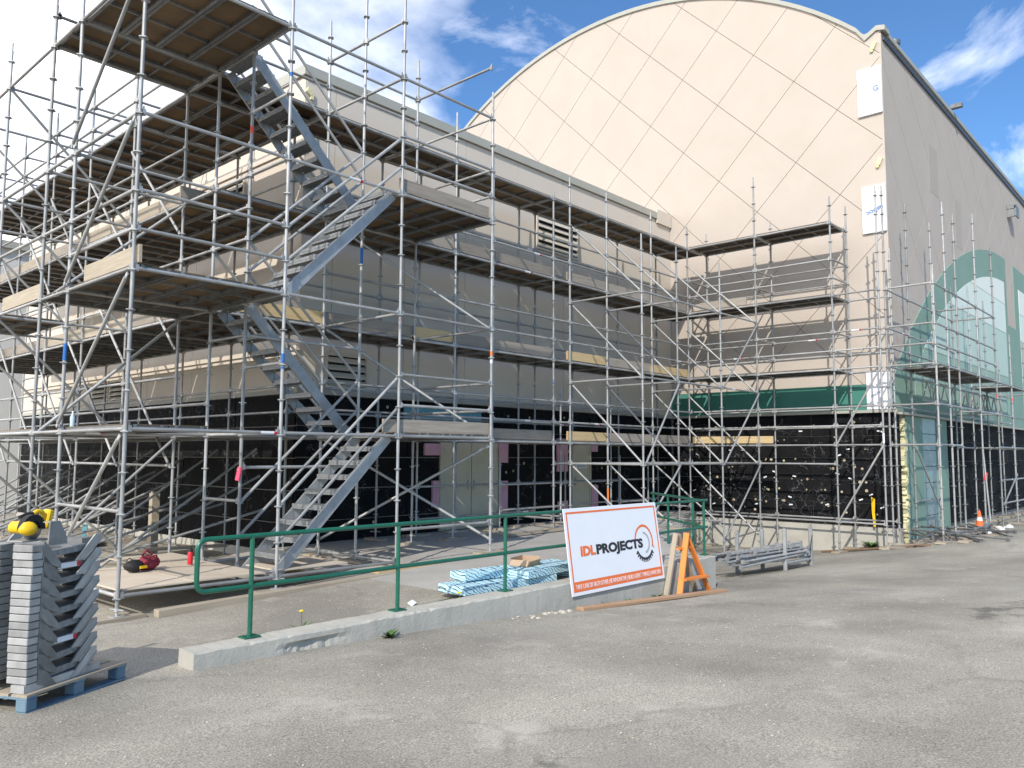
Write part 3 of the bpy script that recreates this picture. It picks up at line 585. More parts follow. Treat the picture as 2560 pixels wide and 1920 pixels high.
class Scaf:
    def __init__(s, name, label, loc, group=None, ros_objs=False):
        s.root = thing(name, label, 'scaffold', loc, group=group); s.ro = ros_objs
    def std(s, x, y, kt, bz=None, zb=None, band=None, foot=True):
        bz = base_z(x, y)+.045 if bz is None else bz
        if zb is None:
            zb = -.12
            if L(0)+zb-bz < .09: zb = bz+.14-L(0)
            while L(0)+zb-bz > .55: zb -= .5
        zb = round(zb, 2); zt = round(kt, 2)
        o = put(cached(('std', zb, zt, not s.ro), lambda: std_mesh(zb, zt, not s.ro)), 'standard', s.root, rel(s.root, (x, y, L(0))))
        if s.ro:
            k = math.ceil(zb*2)/2
            while k <= zt-.02: put(cached('ros', ros_mesh), 'rosette', o, (0, 0, k)); k += .5
        if foot:
            h = round(L(0)+zb-bz+.02, 2)
            put(cached(('jack', h), lambda: jack_mesh(h)), 'base_jack', s.root, rel(s.root, (x, y, bz)), (0, 0, random.uniform(0, 3)))
            put(cached(('sole', round(x*7+y*3) % 3), lambda: MB().box((0, 0, -.022), (.5+.06*(round(x*7+y*3) % 3), .235, .042)).mesh('sole_plate', wood_p)), 'sole_plate', s.root, rel(s.root, (x, y, bz)), (0, 0, random.choice([0, 0, math.pi/2])+random.uniform(-.1, .1)))
        for (z, ln, m) in band or []:
            put(MB().tube((0, 0, -ln/2), (0, 0, ln/2), TR+.002, 10).mesh('colour_band', m), 'colour_band', o, (0, 0, z))
        return o
    def bar(s, p, q, kind='ledger', dz=.03, sticker=None):
        p = Vector(p); q = Vector(q); p.z += dz; q.z += dz; d = q-p; l = round(d.length, 2)
        fn = {'ledger': ledger_mesh, 'brace': brace_mesh}[kind]
        o = put(cached((kind, l), lambda: fn(l)), kind, s.root, rel(s.root, p), d.to_track_quat('Z', 'Y'))
        if sticker is not None: put(cached('sticker', sticker_mesh), 'sticker', o, (0, 0, l*sticker))
        return o
    def row(s, pts, ks):                     # ledgers along a list of (x,y)
        for k in ks:
            for a, b in zip(pts[:-1], pts[1:]):
                s.bar((*a, L(k)), (*b, L(k)), sticker=random.uniform(.25, .7) if random.random() < .07 else None)
    def brace(s, a, ka, b, kb, off=(0, 0)):
        s.bar((a[0]+off[0], a[1]+off[1], L(ka)), (b[0]+off[0], b[1]+off[1], L(kb)), 'brace', 0)
    def deck(s, x0, x1, y0, y1, k, along='x', n=2, skip=()):
        l = (x1-x0) if along == 'x' else (y1-y0); wd = ((y1-y0) if along == 'x' else (x1-x0))-.06; w1 = round(wd/n, 3); l = round(l-.02, 2)
        for i in range(n):
            if i in skip: continue
            c = -wd/2+w1*(i+.5)
            loc = ((x0+x1)/2, (y0+y1)/2+c, L(k)+.03) if along == 'x' else ((x0+x1)/2+c, (y0+y1)/2, L(k)+.03)
            o = put(cached(('pan', l, w1), lambda: panel_mesh(l, w1)), 'deck_panel', s.root, rel(s.root, loc), (0, 0, 0 if along == 'x' else math.pi/2))
            put(cached(('frm', l, w1), lambda: frame_mesh(l, w1)), 'frame', o)
    def toe(s, a, b, k, m=None, h=.225, over=.12, jit=True):
        a = Vector((*a, 0)); b = Vector((*b, 0)); d = (b-a).normalized(); l = (b-a).length+over
        mm = m or random.choice([wood_g, wood_g, wood_y])
        me = MB().box((0, 0, 0), (l, .038, h)).mesh('toe_board', mm)
        c = (a+b)/2; put(me, 'toe_board', s.root, rel(s.root, (c.x, c.y, L(k)+.075+h/2+.02)), (random.uniform(-.03, .03), random.uniform(-.006, .006), math.atan2(d.y, d.x)+random.uniform(-.005, .005)))
def sticker_mesh():
    mb = MB(); n = 6; ln = .26
    for (z0, z1, mi) in ((0, ln*.8, 0), (ln*.8, ln, 1)):
        vs = []
        for k in range(n+1):
            an = -1.3+2.6*k/n+math.pi/2+2.2
            for z in (z0, z1): vs.append(((TR+.0015)*math.cos(an), (TR+.0015)*math.sin(an), z))
        mb.add(vs, [(2*k, 2*k+2, 2*k+3, 2*k+1) for k in range(n)], True, mi)
    return mb.mesh('sticker', [white_s, red])
XA, XB, XC, XD = 4.11, 6.25, 8.40, 10.57
Y0, Y1, Y2, Y3, Y4 = 10.04, 11.10, 12.18, 13.30, 15.45

# ---- stair tower
T = Scaf('stair_tower', 'tall galvanised scaffold stair tower with metal flights and plywood landings', (6.5, 11, base_z(6.5, 11)), ros_objs=True)
T.std(XA, Y0, 9.6); T.std(XB, Y0, 10.2, band=[(3.05, .22, stripe_b), (7.3, .06, stripe_b)]); T.std(XC, Y0, 10.2, band=[(3.92, .07, stripe_o), (3.82, .1, stripe_b)]); T.std(XD, Y0, 8.4, band=[(3.58, .08, stripe_o), (3.45, .1, white_s)])
T.std(XB, Y1, 8.4, band=[(6.75, .12, stripe_r)]); T.std(XC, Y1, 10.2, band=[(5.15, .3, stripe_b)])
T.std(XA, Y2, 9.6, band=[(3.15, .24, stripe_b)]); T.std(XB, Y2, 8.3); T.std(XC, Y2, 9.7); T.std(XD, Y2, 9.75)
for k in (0, 2, 4, 4.5, 5, 6, 8): T.bar((XA, Y0, L(k)), (XB, Y0, L(k)), sticker=.85 if k == 2 else None)
for k in (0, 2, 4, 6, 8): T.bar((XB, Y0, L(k)), (XC, Y0, L(k)), sticker=.5 if k == 6 else None)
for k in (.5, 2, 2.5, 3, 4, 6, 6.5, 7, 8): T.bar((XC, Y0, L(k)), (XD, Y0, L(k)))
for k in (0, 2, 4, 4.5, 6, 8): T.bar((XA, Y2, L(k)), (XB, Y2, L(k)), sticker=.15 if k == 2 else None)
for k in (0, 2, 4, 6, 8, 8.5, 9): T.bar((XB, Y2, L(k)), (XC, Y2, L(k)))
for k in (2, 4, 6, 8, 8.5, 9): T.bar((XC, Y2, L(k)), (XD, Y2, L(k)))
for k in (0, 1, 2, 4, 4.5, 5, 6, 8): T.bar((XA, Y0, L(k)), (XA, Y2, L(k)))
for k in (0, 2, 3, 4, 6, 7, 8): T.bar((XB, Y0, L(k)), (XB, Y1, L(k)), sticker=.45 if k == 3 else None)
for k in (0, 1, 2, 3.5, 4, 5, 5.5, 6, 6.5, 8): T.bar((XB, Y1, L(k)), (XB, Y2, L(k)))
for k in (0, 2, 4, 6, 8, 9): T.bar((XC, Y0, L(k)), (XC, Y1, L(k))); T.bar((XC, Y1, L(k)), (XC, Y2, L(k)))
for k in (2, 2.5, 3, 4, 6, 6.5, 7, 8, 9): T.bar((XD, Y0, L(k)), (XD, Y2, L(k)))
for k in (1.5, 3.5): T.bar((XB, Y1, L(k)), (XC, Y1, L(k)))
for a, b, y in ((8, 6, -.05), (6, 4, -.05), (4, 2, -.05), (2, 0, -.05)): T.brace((XA, Y0), a-.05, (XA, Y2), b+.1, off=(-.06, 0))
T.brace((XC, Y2), 6, (XD, Y0), 4, off=(0, -.03)); T.brace((XC, Y2), 4, (XD, Y0), 2, off=(.05, 0)); T.brace((XC, Y2), 2, (XD, Y0), .2, off=(.05, 0)); T.brace((XC, Y2), .2, (XD, Y0), 1.9, off=(0, .05))
T.deck(XA, XB, Y0, Y2, 8, 'y', 4); T.deck(XA, XB, Y0, Y2, 4, 'y', 4); T.deck(XA, XB, Y2, Y3, 8, 'x', 2); T.deck(XA, XB, Y2, Y3, 4, 'x', 2)
T.deck(XA, XB, Y0, Y2, 2, 'y', 4, skip=(2, 3)); T.deck(XC, XD, Y0, Y2, 6, 'y', 4); T.deck(XC, XD, Y0, Y2, 2, 'y', 4)
T.toe((XA+.06, Y0), (XA+.06, Y2-.5), 4, wood_p); T.toe((XC, Y0+.06), (XD-.05, Y0+.06), 6, wood_g, over=.02); T.toe((XC-.2, Y0+.06), (XD-.05, Y0+.06), 2, wood_g, h=.21, over=.15)
# ground-level landing sheets of the tower
for k, (x0, x1, y0, y1) in enumerate(((XA+.02, 5.05, Y0+.03, Y2-.1), (5.07, 6.10, Y0+.03, Y2-.1), (6.3, 7.5, Y0+.05, Y1-.1), (5.2, 6.2, Y2+.05, 13.1))):
    zt = L(0)+.09+.004*k
    put(MB().box((0, 0, 0), (x1-x0, y1-y0, .018)).mesh('floor_sheet', plysheet), 'floor_sheet', T.root, rel(T.root, ((x0+x1)/2, (y0+y1)/2, zt)))
# flights
def flight(name_y0, name_y1, xa, ka, xb, kb):
    """stair flight in lane y0..y1 from (xa,ka) to (xb,kb)"""
    sgn = 1 if xb > xa else -1; n = 9; run = abs(xb-xa); x0, x1 = xa+sgn*.06, xb-sgn*.10
    f = MB(); wlane = name_y1-name_y0; ys = (name_y0+.13, name_y1-.13)
    an = math.atan2(kb-ka, abs(x1-x0)); ln = math.hypot(kb-ka, x1-x0)
    rot = Matrix.Rotation(-an if sgn > 0 else an, 3, 'Y')
    c = ((x0+x1)/2, 0, (L(ka)+L(kb))/2+.02)
    for yy in ys: f.box((c[0], yy, c[2]), (ln, .028, .17), rot)
    fl = wbuild(f, 'stair_flight', alu, T.root)
    # stringer end plates
    tm = cached('tread', lambda: MB().box((0, 0, 0), (.27, ys[1]-ys[0]-.03, .042)).box((-.125, 0, -.036), (.012, ys[1]-ys[0]-.03, .04)).box((.125, 0, -.036), (.012, ys[1]-ys[0]-.03, .04)).mesh('tread', tread_m))
    for i in range(n+1):
        t_ = i/n; x = x0+(x1-x0)*t_; z = L(ka)+(kb-ka)*t_+.06
        put(tm, 'tread', fl, (x+T.root.location.x*0, (ys[0]+ys[1])/2, z), (0, 0, 0 if sgn > 0 else math.pi))
        for yy in (ys[0]+.022, ys[1]-.022):
            p = [(-.11, 0), (.11, 0), (.11*1, .17)] if sgn > 0 else [(-.11, 0), (.11, 0), (-.11, .17)]
            if i < n: put(cached(('gus', sgn), lambda: MB().prism([(a, b) for a, b in p], (0, -.003, 0), (1, 0, 0), (0, 0, 1), (0, 1, 0), .006).mesh('gusset', alu)), 'gusset', fl, (x, yy, z+.0))
    return fl
for (y0, y1, xa, ka, xb, kb) in ((Y0, Y1, XB, 0, XC, 2), (Y1, Y2, XC, 2, XB, 4), (Y0, Y1, XB, 4, XC, 6), (Y1, Y2, XC, 6, XB, 8)):
    flight(y0, y1, xa, ka, xb, kb)
    for yy in (y0, y1):
        for h in (.5, 1.0): T.bar((xa, yy, L(ka+h)), (xb, yy, L(kb+h)), 'brace', .0)

# ---- scaffold along the front of the low wing
F = Scaf('front_scaffold', 'long galvanised scaffold with three decked lifts along the low wing front', (15, 12.7, base_z(15, 12.7)))
XO = [XC, XD, 11.70, 12.86, 15.01, 15.66, 17.25, 19.44, 21.5]
for x in XO[2:]:
    F.std(x, Y2, {11.70: 9.0, 12.86: 8.3, 15.01: 8.1}.get(x, 8.6), band=[(3.5, .1, stripe_b)] if x == 15.01 else ([(.7, .35, stripe_o)] if x == 17.25 else None))
XI = [XC, XD, 11.67, 12.84, 15.0, 15.63, 17.2, 19.38, 21.5]
for x in XI: F.std(x, Y3, 8.35)
F.std(XB, Y3, 8.3); 
for k in (8, 7, 6.5, 6, 5, 4.5, 4, 3, 2.5, 2): F.row([(x, Y2) for x in XO], (k,)) if k < 7 and k not in (6,) else F.row([(x, Y2) for x in XO[1:]], (k,))
F.row([(x, Y2) for x in XO[4:]], (1.5, 0))
F.row([(x, Y3) for x in XI], (8, 7, 6.5, 6, 5, 4.5, 4, 3, 2.5, 2)); F.row([(x, Y3) for x in XI[2:6]], (1, .3)); F.row([(x, Y3) for x in XI[6:]], (1.0, .4))
for xo, xi in zip(XO, XI):
    for k in (8, 6, 4, 2): F.bar((xo, Y2, L(k)), (xi, Y3, L(k)))
for x in XO[4:]: F.bar((x, Y2, L(.2)), (x, Y3, L(.2)))
xe = [XB]+XO+[22.55]
for k in (8, 6, 4, 2):
    for a, b in zip(xe[:-1], xe[1:]): F.deck(a+.02, b-.02, Y2, Y3, k, 'x', 2)
i_ = 0
for k in (6, 4, 2):
    for a, b in zip(xe[(1 if k != 4 else 0):-2], xe[(2 if k != 4 else 1):-1]):
        if b-a < .9: continue
        i_ += 1
        if k == 2 and a < 12: continue
        m = wood_g if k == 6 else [wood_y, wood_g, wood_g, wood_y, wood_g][i_ % 5]
        F.toe((a, Y2+.06), (b, Y2+.06), k, m, over=.1)
# extra posts and rails in front of the doors
for (x, y, kt) in ((13.4, 12.75, 3.3), (16.0, 12.75, 3.3), (14.0, 13.0, 1.6), (16.5, 13.0, 1.6), (18.2, 12.75, 3.2), (19.0, 13.0, 1.6), (20.3, 12.9, 1.6)): F.std(x, y, kt)
F.bar((13.4, 12.75, L(2.5)), (16.0, 12.75, L(2.5))); F.bar((16.0, 12.75, L(3)), (18.2, 12.75, L(3))); F.bar((14.0, 13.0, L(1)), (16.5, 13.0, L(1))); F.bar((16.5, 13, L(1)), (19.0, 13, L(1)))
F.bar((14.0, 13.0, L(.4)), (16.5, 13.0, L(.4))); F.bar((19.0, 13, L(.4)), (20.3, 12.9, L(.4)))

# ---- raking buttress in the inner corner
Bt = Scaf('buttress_scaffold', 'row of braced scaffold standards propping the inner corner in front of the door', (18, 10.1, base_z(18, 10.1)))
XBt = [15.61, 17.18, 19.41]
for x in XBt: Bt.std(x, Y0, 6.75)
for x, xo in zip(XBt, (15.66, 17.25, 19.44)):
    for k in (5.5, 3.5, 1.5): Bt.bar((xo, Y2, L(k)), (x, Y0, L(k)))
    Bt.bar((xo, Y2, L(-.0)), (x, Y0, L(-.0)))
    for k in (7.5, 5.5, 3.5, 1.5): Bt.brace((xo, Y2), k, (x, Y0), k-2+(.35 if k == 1.5 else 0), off=(.05, 0))
Bt.row([(x, Y0) for x in XBt]+[(21.5, 10.0)], (5.5, 3.5, 1.5))
Bt.brace((21.5, 10.0), 5.5, (19.41, Y0), 3.5, off=(0, -.05)); Bt.brace((21.5, 10.0), 3.5, (19.41, Y0), 1.5, off=(0, -.05)); Bt.brace((21.5, 10.0), 1.5, (19.41, Y0), -.4, off=(0, -.05))
Bt.brace((17.18, Y0), 3.5, (15.61, Y0), 1.5, off=(0, -.05)); Bt.brace((17.18, Y0), 1.5, (15.61, Y0), .1, off=(0, -.05)); Bt.bar((19.41, Y0, L(-.5)), (21.5, 10.0, L(-.35)))

# ---- scaffold along the arched gable
G = Scaf('gable_scaffold', 'two-bay scaffold with three narrow decks against the diamond-scored gable', (22, 10, base_z(22, 10)))
YG = [12.15, 10.0, 7.84, 6.63]
for y, kt in ((10.0, 9.65), (7.84, 8.62), (6.63, 8.62)): G.std(21.5 if y > 7 else 21.43, y, kt, band=[(2.2, .25, white_s)] if y < 7 else None)
for y, kt in ((12.12, 8.6), (10.0, 8.6), (7.8, 8.6), (6.68, 7.2)): G.std(22.6, y, kt, bz=gz(22.6, y)+.05)
G.row([(21.5, y) for y in YG[:3]], (8, 7, 6.5, 6, 5, 4.5, 4, 3, 2.5, 2, 1.5, 0)); G.row([(22.6, y) for y in (12.12, 10.0, 7.8)], (8, 7, 6.5, 6, 5, 4.5, 4, 3, 2.5, 0))
G.row([(21.5, 7.84), (21.43, 6.63)], (6, 5, 4.5, 4, 3, 2.5, 2, 0)); G.row([(22.6, 7.8), (22.6, 6.68)], (6, 5, 4.5, 4, 2.5, 0))
for y in YG[:3]:
    for k in (8, 7, 6.5, 6, 5, 4.5, 4, 2.5, 0): G.bar((21.5, y, L(k)), (22.6, y-.03, L(k)))
for k in (8, 6, 4):
    for a, b in ((10.0, 12.15), (7.84, 10.0)): G.deck(21.5, 22.6, a+.02, b-.02, k, 'y', 2)
G.toe((21.56, 12.1), (21.56, 10.0), 6, wood_g, over=-.6); G.toe((21.56, 12.1), (21.56, 9.6), 2, wood_y, h=.2, over=.0)
for k in (7.5, 5.5, 3.5): G.brace((21.5, 12.15), k, (21.5, 10.0), k-2, off=(-.05, 0))
G.brace((21.5, 12.15), 1.5, (21.5, 10.0), -.5, off=(-.05, 0)); G.brace((21.43, 6.63), 4, (21.5, 7.84), 2, off=(-.05, 0)); G.brace((21.43, 6.63), 2, (21.5, 7.84), 0, off=(-.05, 0))

# ---- scaffold wrapping the hall's outer corner
C = Scaf('corner_scaffold', 'open scaffold cage wrapping the hall corner beside the green painted arch', (24, 5.9, base_z(24, 5.9)))
for x, kt in ((21.45, 6.35), (22.6, 8.2), (23.65, 8.1), (25.9, 8.65), (28.1, 8.1), (30.3, 5.6), (32.5, 5.6), (34.7, 5.2), (36.9, 5.2)): C.std(x, 5.35, kt, band=[(3.6, .08, stripe_r)] if x in (28.1, 30.3) else None)
for x, kt in ((21.52, 8.62), (23.5, 8.6), (25.9, 8.6), (28.1, 7), (30.3, 7.4), (32.5, 7.2), (34.7, 5.2), (36.9, 5.2)): C.std(x, 6.5, kt, bz=gz(x, 6.5)+.05)
P0 = [(x, 5.35) for x in (21.45, 22.6, 23.65, 25.9, 28.1)]; P1 = [(x, 6.5) for x in (21.52, 23.5, 25.9, 28.1)]
C.row(P0, (6, 5, 4.5, 4)); C.row(P1, (6, 5, 4.5, 4, 3)); C.row(P0[:3], (3, 2)); C.row(P0[2:], (3,)); C.row(P1[1:3], (.5,)); C.row([(x, 5.35) for x in (28.1, 30.3, 32.5, 34.7, 36.9)], (4, 3, 2, 1, .3)); C.row([(x, 6.5) for x in (28.1, 30.3, 32.5, 34.7, 36.9)], (4.5, 4, 3, 2))
for k in (6, 5, 4.5, 4, 3, 2): C.bar((21.45, 5.35, L(k)), (21.52, 6.5, L(k)), sticker=.4 if k == 4.5 else None)
for x in (25.9, 28.1): 
    for k in (6, 4, 3): C.bar((x, 5.35, L(k)), (x, 6.5, L(k)))
for x in (30.3, 32.5, 34.7): C.bar((x, 5.35, L(4)), (x, 6.5, L(4))); C.bar((x, 5.35, L(2)), (x, 6.5, L(2)))
C.deck(22.65, 23.6, 5.35, 6.5, 4, 'x', 2); C.deck(23.7, 25.85, 5.35, 6.5, 4, 'x', 2); C.deck(25.95, 28.05, 5.35, 6.5, 4, 'x', 2); C.deck(30.35, 32.45, 5.35, 6.5, 4, 'x', 2)
C.brace((23.5, 6.5), 2, (25.9, 6.5), .1, off=(0, -.05)); C.brace((25.9, 5.35), 1.95, (25.75, 5.2), -.25); C.brace((28.1, 5.35), .3, (30.3, 5.35), 1.2, off=(0, -.05)); C.brace((32.5, 5.35), 4, (34.7, 5.35), .3, off=(0, -.06))
for x0 in (24.0, 28.3, 30.5):    # lattice girders under the deck
    mb = MB().tube((0, 0, 0), (3.6, 0, 0), .024, 8).tube((0, 0, -.55), (3.6, 0, -.55), .024, 8)
    for i in range(8): mb.tube((i*.45, 0, 0 if i % 2 else -.55), ((i+1)*.45, 0, -.55 if i % 2 else 0), .017, 6)
    mb.build('lattice_girder', galv, C.root, rel(C.root, (x0, 6.35, L(3.85))))

# ---- scaffold along the left end of the low wing
W = Scaf('end_wall_scaffold', 'wide multi-deck scaffold receding along the sunlit end wall of the low wing', (6.5, 18, base_z(6.5, 18)))
YL = [Y3, Y4, 17.6, 19.75, 21.9, 24.05, 26.2, 28.35]
for y in YL[:3]: W.std(XA, y, 8.7 if y < 17 else 8.7)
for y in YL[:6]:
    if y > Y3: W.std(XB, y, 9.4)
for y in YL[1:]: W.std(XC, y, 9.4)
for k in (8, 9, 8.5): W.row([(XB, y) for y in YL[:6]], (k,))
W.row([(XB, y) for y in YL[:6]], (7, 6.5, 6, 5, 4.5, 4, 3, 2.5, 2, 1.5)); W.row([(XC, y) for y in YL], (9, 8.5, 8, 7, 6, 5, 4, 3, 2.5, 2))
W.row([(XA, Y2)]+[(XA, y) for y in YL[:3]], (8, 6, 5, 4, 2)); W.row([(XB, Y2), (XB, Y3)], (8, 6, 5, 4.5, 4, 2.5, 2))
for y in YL[:3]: 
    for k in (8, 6, 4, 2): W.bar((XA, y, L(k)), (XB, y, L(k)))
for k in (9, 9.5): W.row([(XA, Y2), (XA, Y3)], (k,)); W.bar((XA, Y3, L(8.5)), (XB, Y3, L(8.5)))
for y in YL[:6]:
    for k in (8, 6, 4, 2): W.bar((XB, y, L(k)), (XC, y, L(k)))
    if y > Y3:
        for k in (8.5, 9): W.bar((XB, y, L(k)), (XC, y, L(k)))
for k in (0, 2, 4): W.brace((XA, Y3), k, (XB, Y3), k+2, off=(0, -.05))
for k in (8, 6, 4, 2): W.brace((XA, Y4), k, (XB, Y4), k-2, off=(0, -.05)); W.brace((XA, 17.6), k, (XB, 17.6), k-2, off=(0, -.05))
for a, b in zip(YL[1:6:1], YL[:5]):
    for k in (7.5, 5.5, 3.5): W.brace((XB, a), k, (XB, b), k-2, off=(-.05, 0))
for k in (8, 6, 4, 2):
    W.deck(XB, XC, Y3+.02, Y4-.02, k, 'y', 4)
    for a, b in zip(YL[1:6], YL[2:7]): W.deck(XB, XC, a+.02, b-.02, k, 'x', 4)
W.deck(XA, XB, Y3+.02, Y4-.02, 2, 'y', 4); W.deck(XA, XB, Y4+.02, 17.58, 4, 'y', 4, skip=(2, 3)); W.deck(XB, XC, Y2+.02, Y3-.02, 8, 'x', 2)
for k in (6, 4):
    for a, b in zip(YL[:6], YL[1:7]): W.toe((XB+.06, a), (XB+.06, b), k, random.choice([wood_p, wood_g, wood_g]), over=.06)
W.toe((XB+.15, Y3-.06), (XC+.2, Y3-.06), 6, wood_g, over=.5)
W.toe((XA+.06, Y3), (XA+.06, Y4), 4, wood_p, over=-.3)
# raking shore tubes at the foot of the end wall
for i, y in enumerate(np.linspace(14.2, 25, 8)):
    for j in range(3):
        x0 = 4.7+.4*j+random.uniform(-.1, .1); x1 = 8.5; z1 = .7+.5*j+random.uniform(-.1, .1)
        z0 = base_z(x0, y)+.03
        W.bar((x0, y+.12*j+random.uniform(-.1, .1), z0), (x1, y+.15*j, z1), 'brace', 0)

# ------------------------------------------------------------------ kerb and railing
mb = MB(); xs = list(np.arange(3.5, 13.001, .05)); prof = []; wob = [0.0]
for _ in xs: wob.append(wob[-1]*.8+random.gauss(0, .0022))
for i, x in enumerate(xs):
    g = gz(x, 6.9)-.25; top = -.05+wob[i]*.7; ch = max(.008, .016+wob[i]*2+random.gauss(0, .003))
    chip = max(0, 1-abs(x-4.75)/.45)
    yb = 6.9+wob[i]*.5; chip *= .6+.8*random.random()
    zc = -.17
    prof.append([(x, yb, g), (x, yb+.05*chip*(random.random()*.6+.5), zc-.02-.04*chip), (x, yb+.075*chip*(random.random()*.5+.6), zc+.035*chip), (x, yb, zc+.055), (x, yb, top-ch), (x, yb+ch*1.2, top), (x, 7.18, top), (x, 7.2, g)])
m_ = len(prof[0]); vs = [p for r in prof for p in r]
mb.add(vs, [(i*m_+k, (i+1)*m_+k, (i+1)*m_+k+1, i*m_+k+1) for i in range(len(prof)-1) for k in range(m_-1)]+[tuple(range(m_)), tuple(range(len(vs)-1, len(vs)-m_-1, -1))])
kb = mb.build('concrete_kerb', concrete); tag(kb, 'long low chipped concrete kerb wall carrying the green railing', 'kerb')

rl = thing('handrail', 'dark green painted pipe handrail bolted along the concrete kerb', 'railing', (4.15, 7.1, -.05))
RY = 7.1; rr = .0235
for x in (4.15, 5.97, 7.76, 9.55, 11.35, 12.98):
    wbuild(MB().tube((x, RY, -.045), (x, RY, .90), rr, 12), 'post', greenp, rl); wbuild(MB().box((x, RY, -.038), (.17, .13, .012)), 'base_plate', greenp, rl)
def bend(pts, r=.1, n=6):
    out = [Vector(pts[0])]
    for a, b, c in zip(pts[:-2], pts[1:-1], pts[2:]):
        a, b, c = Vector(a), Vector(b), Vector(c); p = b+(a-b).normalized()*r; q = b+(c-b).normalized()*r
        for k in range(n+1):
            t_ = k/n; out.append((p*(1-t_)+b*t_)*(1-t_)+(b*(1-t_)+q*t_)*t_)
    return out+[Vector(pts[-1])]
wbuild(MB().path(bend([(13.1, RY, .91), (3.60, RY, .91), (3.60, RY, .435), (13.1, RY, .435)]), rr, 12), 'rail', greenp, rl)
ux, uy = (14.8-13.0)/2.87, (9.3-7.1)/2.87
for z in (.90, .435): wbuild(MB().tube((13.0, RY+.03, z), (14.85, 9.36, z), rr, 12), 'rail', greenp, rl)
for d in (.55, 1.9, 2.8): wbuild(MB().tube((13.0+ux*d, RY+uy*d, -.06), (13.0+ux*d, RY+uy*d, .89), rr, 12), 'post', greenp, rl)

# ------------------------------------------------------------------ sign board
sg = thing('sign_board', 'white construction company sign board with orange border leaning on the railing', 'sign', (8.87, 6.865, -.24))
tilt = Matrix.Rotation(math.atan2(.17, 1.19), 4, 'X') @ Matrix.Rotation(R(90), 4, 'X')   # local x right, y up, z toward camera
sg.rotation_euler = (Matrix.Rotation(R(90), 3, 'X') @ Matrix.Rotation(-math.atan2(.17, 1.19), 3, 'X')).to_euler()
SW, SH = 2.40, 1.20
bevel(MB().box((SW/2, SH/2, -.006), (SW, SH, .012)).build('panel', white_s, sg), .004)
bw = .028; q_ = .05
MB().b2((q_, SH-q_-bw, .0005), (SW-q_, SH-q_, .002)).b2((q_, q_+.14, .0005), (q_+bw, SH-q_-bw, .002)).b2((SW-q_-bw, q_+.14, .0005), (SW-q_, SH-q_-bw, .002)).build('border', orange_s, sg)
MB().b2((q_, q_, .0005), (SW-q_, q_+.14, .002)).build('banner', orange_s, sg)
for key, m, x, y in (('idl', orange_s, .29, .53), ('proj', dark_s, .665, .53), ('tag', white_s, .10, .087)):
    TEXTS[key].materials.append(m); put(TEXTS[key], 'lettering', sg, (x, y, .0035))
# fit lettering widths
def fit(o, w_):
    xs_ = [v.co.x for v in o.data.vertices]; o.scale.x = w_/(max(xs_)-min(xs_))
ls = [c for c in sg.children if c.name.startswith('lettering')]
fit(ls[0], .355); fit(ls[1], 1.22); fit(ls[2], 2.19)
def ring(cx, cy, r0, r1, a0, a1, n=26, teeth=0, rin=None):
    mb = MB(); vs = []
    for k in range(n+1):
        t_ = k/n; a = R(a0+(a1-a0)*t_); ra = r0 if not callable(r0) else r0(t_); rb = r1 if not callable(r1) else r1(t_)
        vs += [(cx+ra*math.cos(a), cy+ra*math.sin(a), .003), (cx+rb*math.cos(a), cy+rb*math.sin(a), .003)]
    mb.add(vs, [(2*k, 2*k+1, 2*k+3, 2*k+2) for k in range(n)])
    for k in range(teeth):
        a = R(a0+(a1-a0)*(k+.5)/teeth); mb.box((cx+(r1+.014)*math.cos(a), cy+(r1+.014)*math.sin(a), .002), (.04, .028, .003), Matrix.Rotation(a, 3, 'Z'))
    return mb
LCx, LCy = 1.93, .61
ring(LCx, LCy, .225, lambda t_: .262-.012*abs(t_-.5), -18, 170).build('emblem_arc', orange_s, sg)
ring(LCx-.01, LCy-.02, .135, .168, -82, 88).build('emblem_arc', grey_s, sg)
ring(LCx, LCy-.03, .215, .25, 205, 330, teeth=11).build('emblem_gear', dark_s, sg)
MB().add([(LCx+.205, LCy-.085, .003), (LCx+.285, LCy-.125, .003), (LCx+.235, LCy-.055, .003)], [(0, 1, 2)]).build('emblem_arc', orange_s, sg)

# ------------------------------------------------------------------ barricade and plank
bar = thing('barricade', 'orange wooden A-frame barricade leg set standing beside the sign board', 'barricade', (11.85, 6.7, gz(11.85, 6.7)))
def slat(a, b, wd, th, m, name, par, root):
    a = Vector(a); b = Vector(b); d = (b-a); l = d.length; c = (a+b)/2
    q = d.to_track_quat('X', 'Y')
    return put(MB().box((0, 0, 0), (l, th, wd)).mesh(name, m), name, root, rel(root, c), q)
g1, g2 = gz(11.4, 6.7), gz(12.4, 6.7); ap = (11.75, 6.74, .44)
slat((11.40, 6.68, g1+.02), ap, .09, .04, orange, 'leg', bar, bar); slat((12.38, 6.70, g2+.02), (11.80, 6.79, .42), .09, .04, orange, 'leg', bar, bar)
slat((11.47, 6.665, g1+.26), (12.28, 6.68, g2+.27), .13, .03, orange, 'cross_piece', bar, bar)
slat((11.26, 6.84, g1+.02), (11.58, 6.84, .44), .085, .04, wood_p, 'leg', bar, bar); slat((12.2, 6.85, g2+.02), (11.66, 6.85, .42), .085, .04, wood_p, 'leg', bar, bar)
slat((11.5, 6.80, .2), (11.98, 6.82, .2), .12, .03, orange, 'cross_piece', bar, bar)
def plank(a, b, wd, th, m, name, label, group=None, lift=0, tw=0):
    a = Vector(a); b = Vector(b); d = b-a; l = d.length
    o = MB().box((0, 0, 0), (l, wd, th)).build(name, m, None, (a+b)/2+Vector((0, 0, th/2+lift)), d.to_track_quat('X', 'Z') @ Quaternion((1, 0, 0), tw))
    bevel(o, .005); return tag(o, label, 'plank', group)
def gp(x, y): return (x, y, gz(x, y))
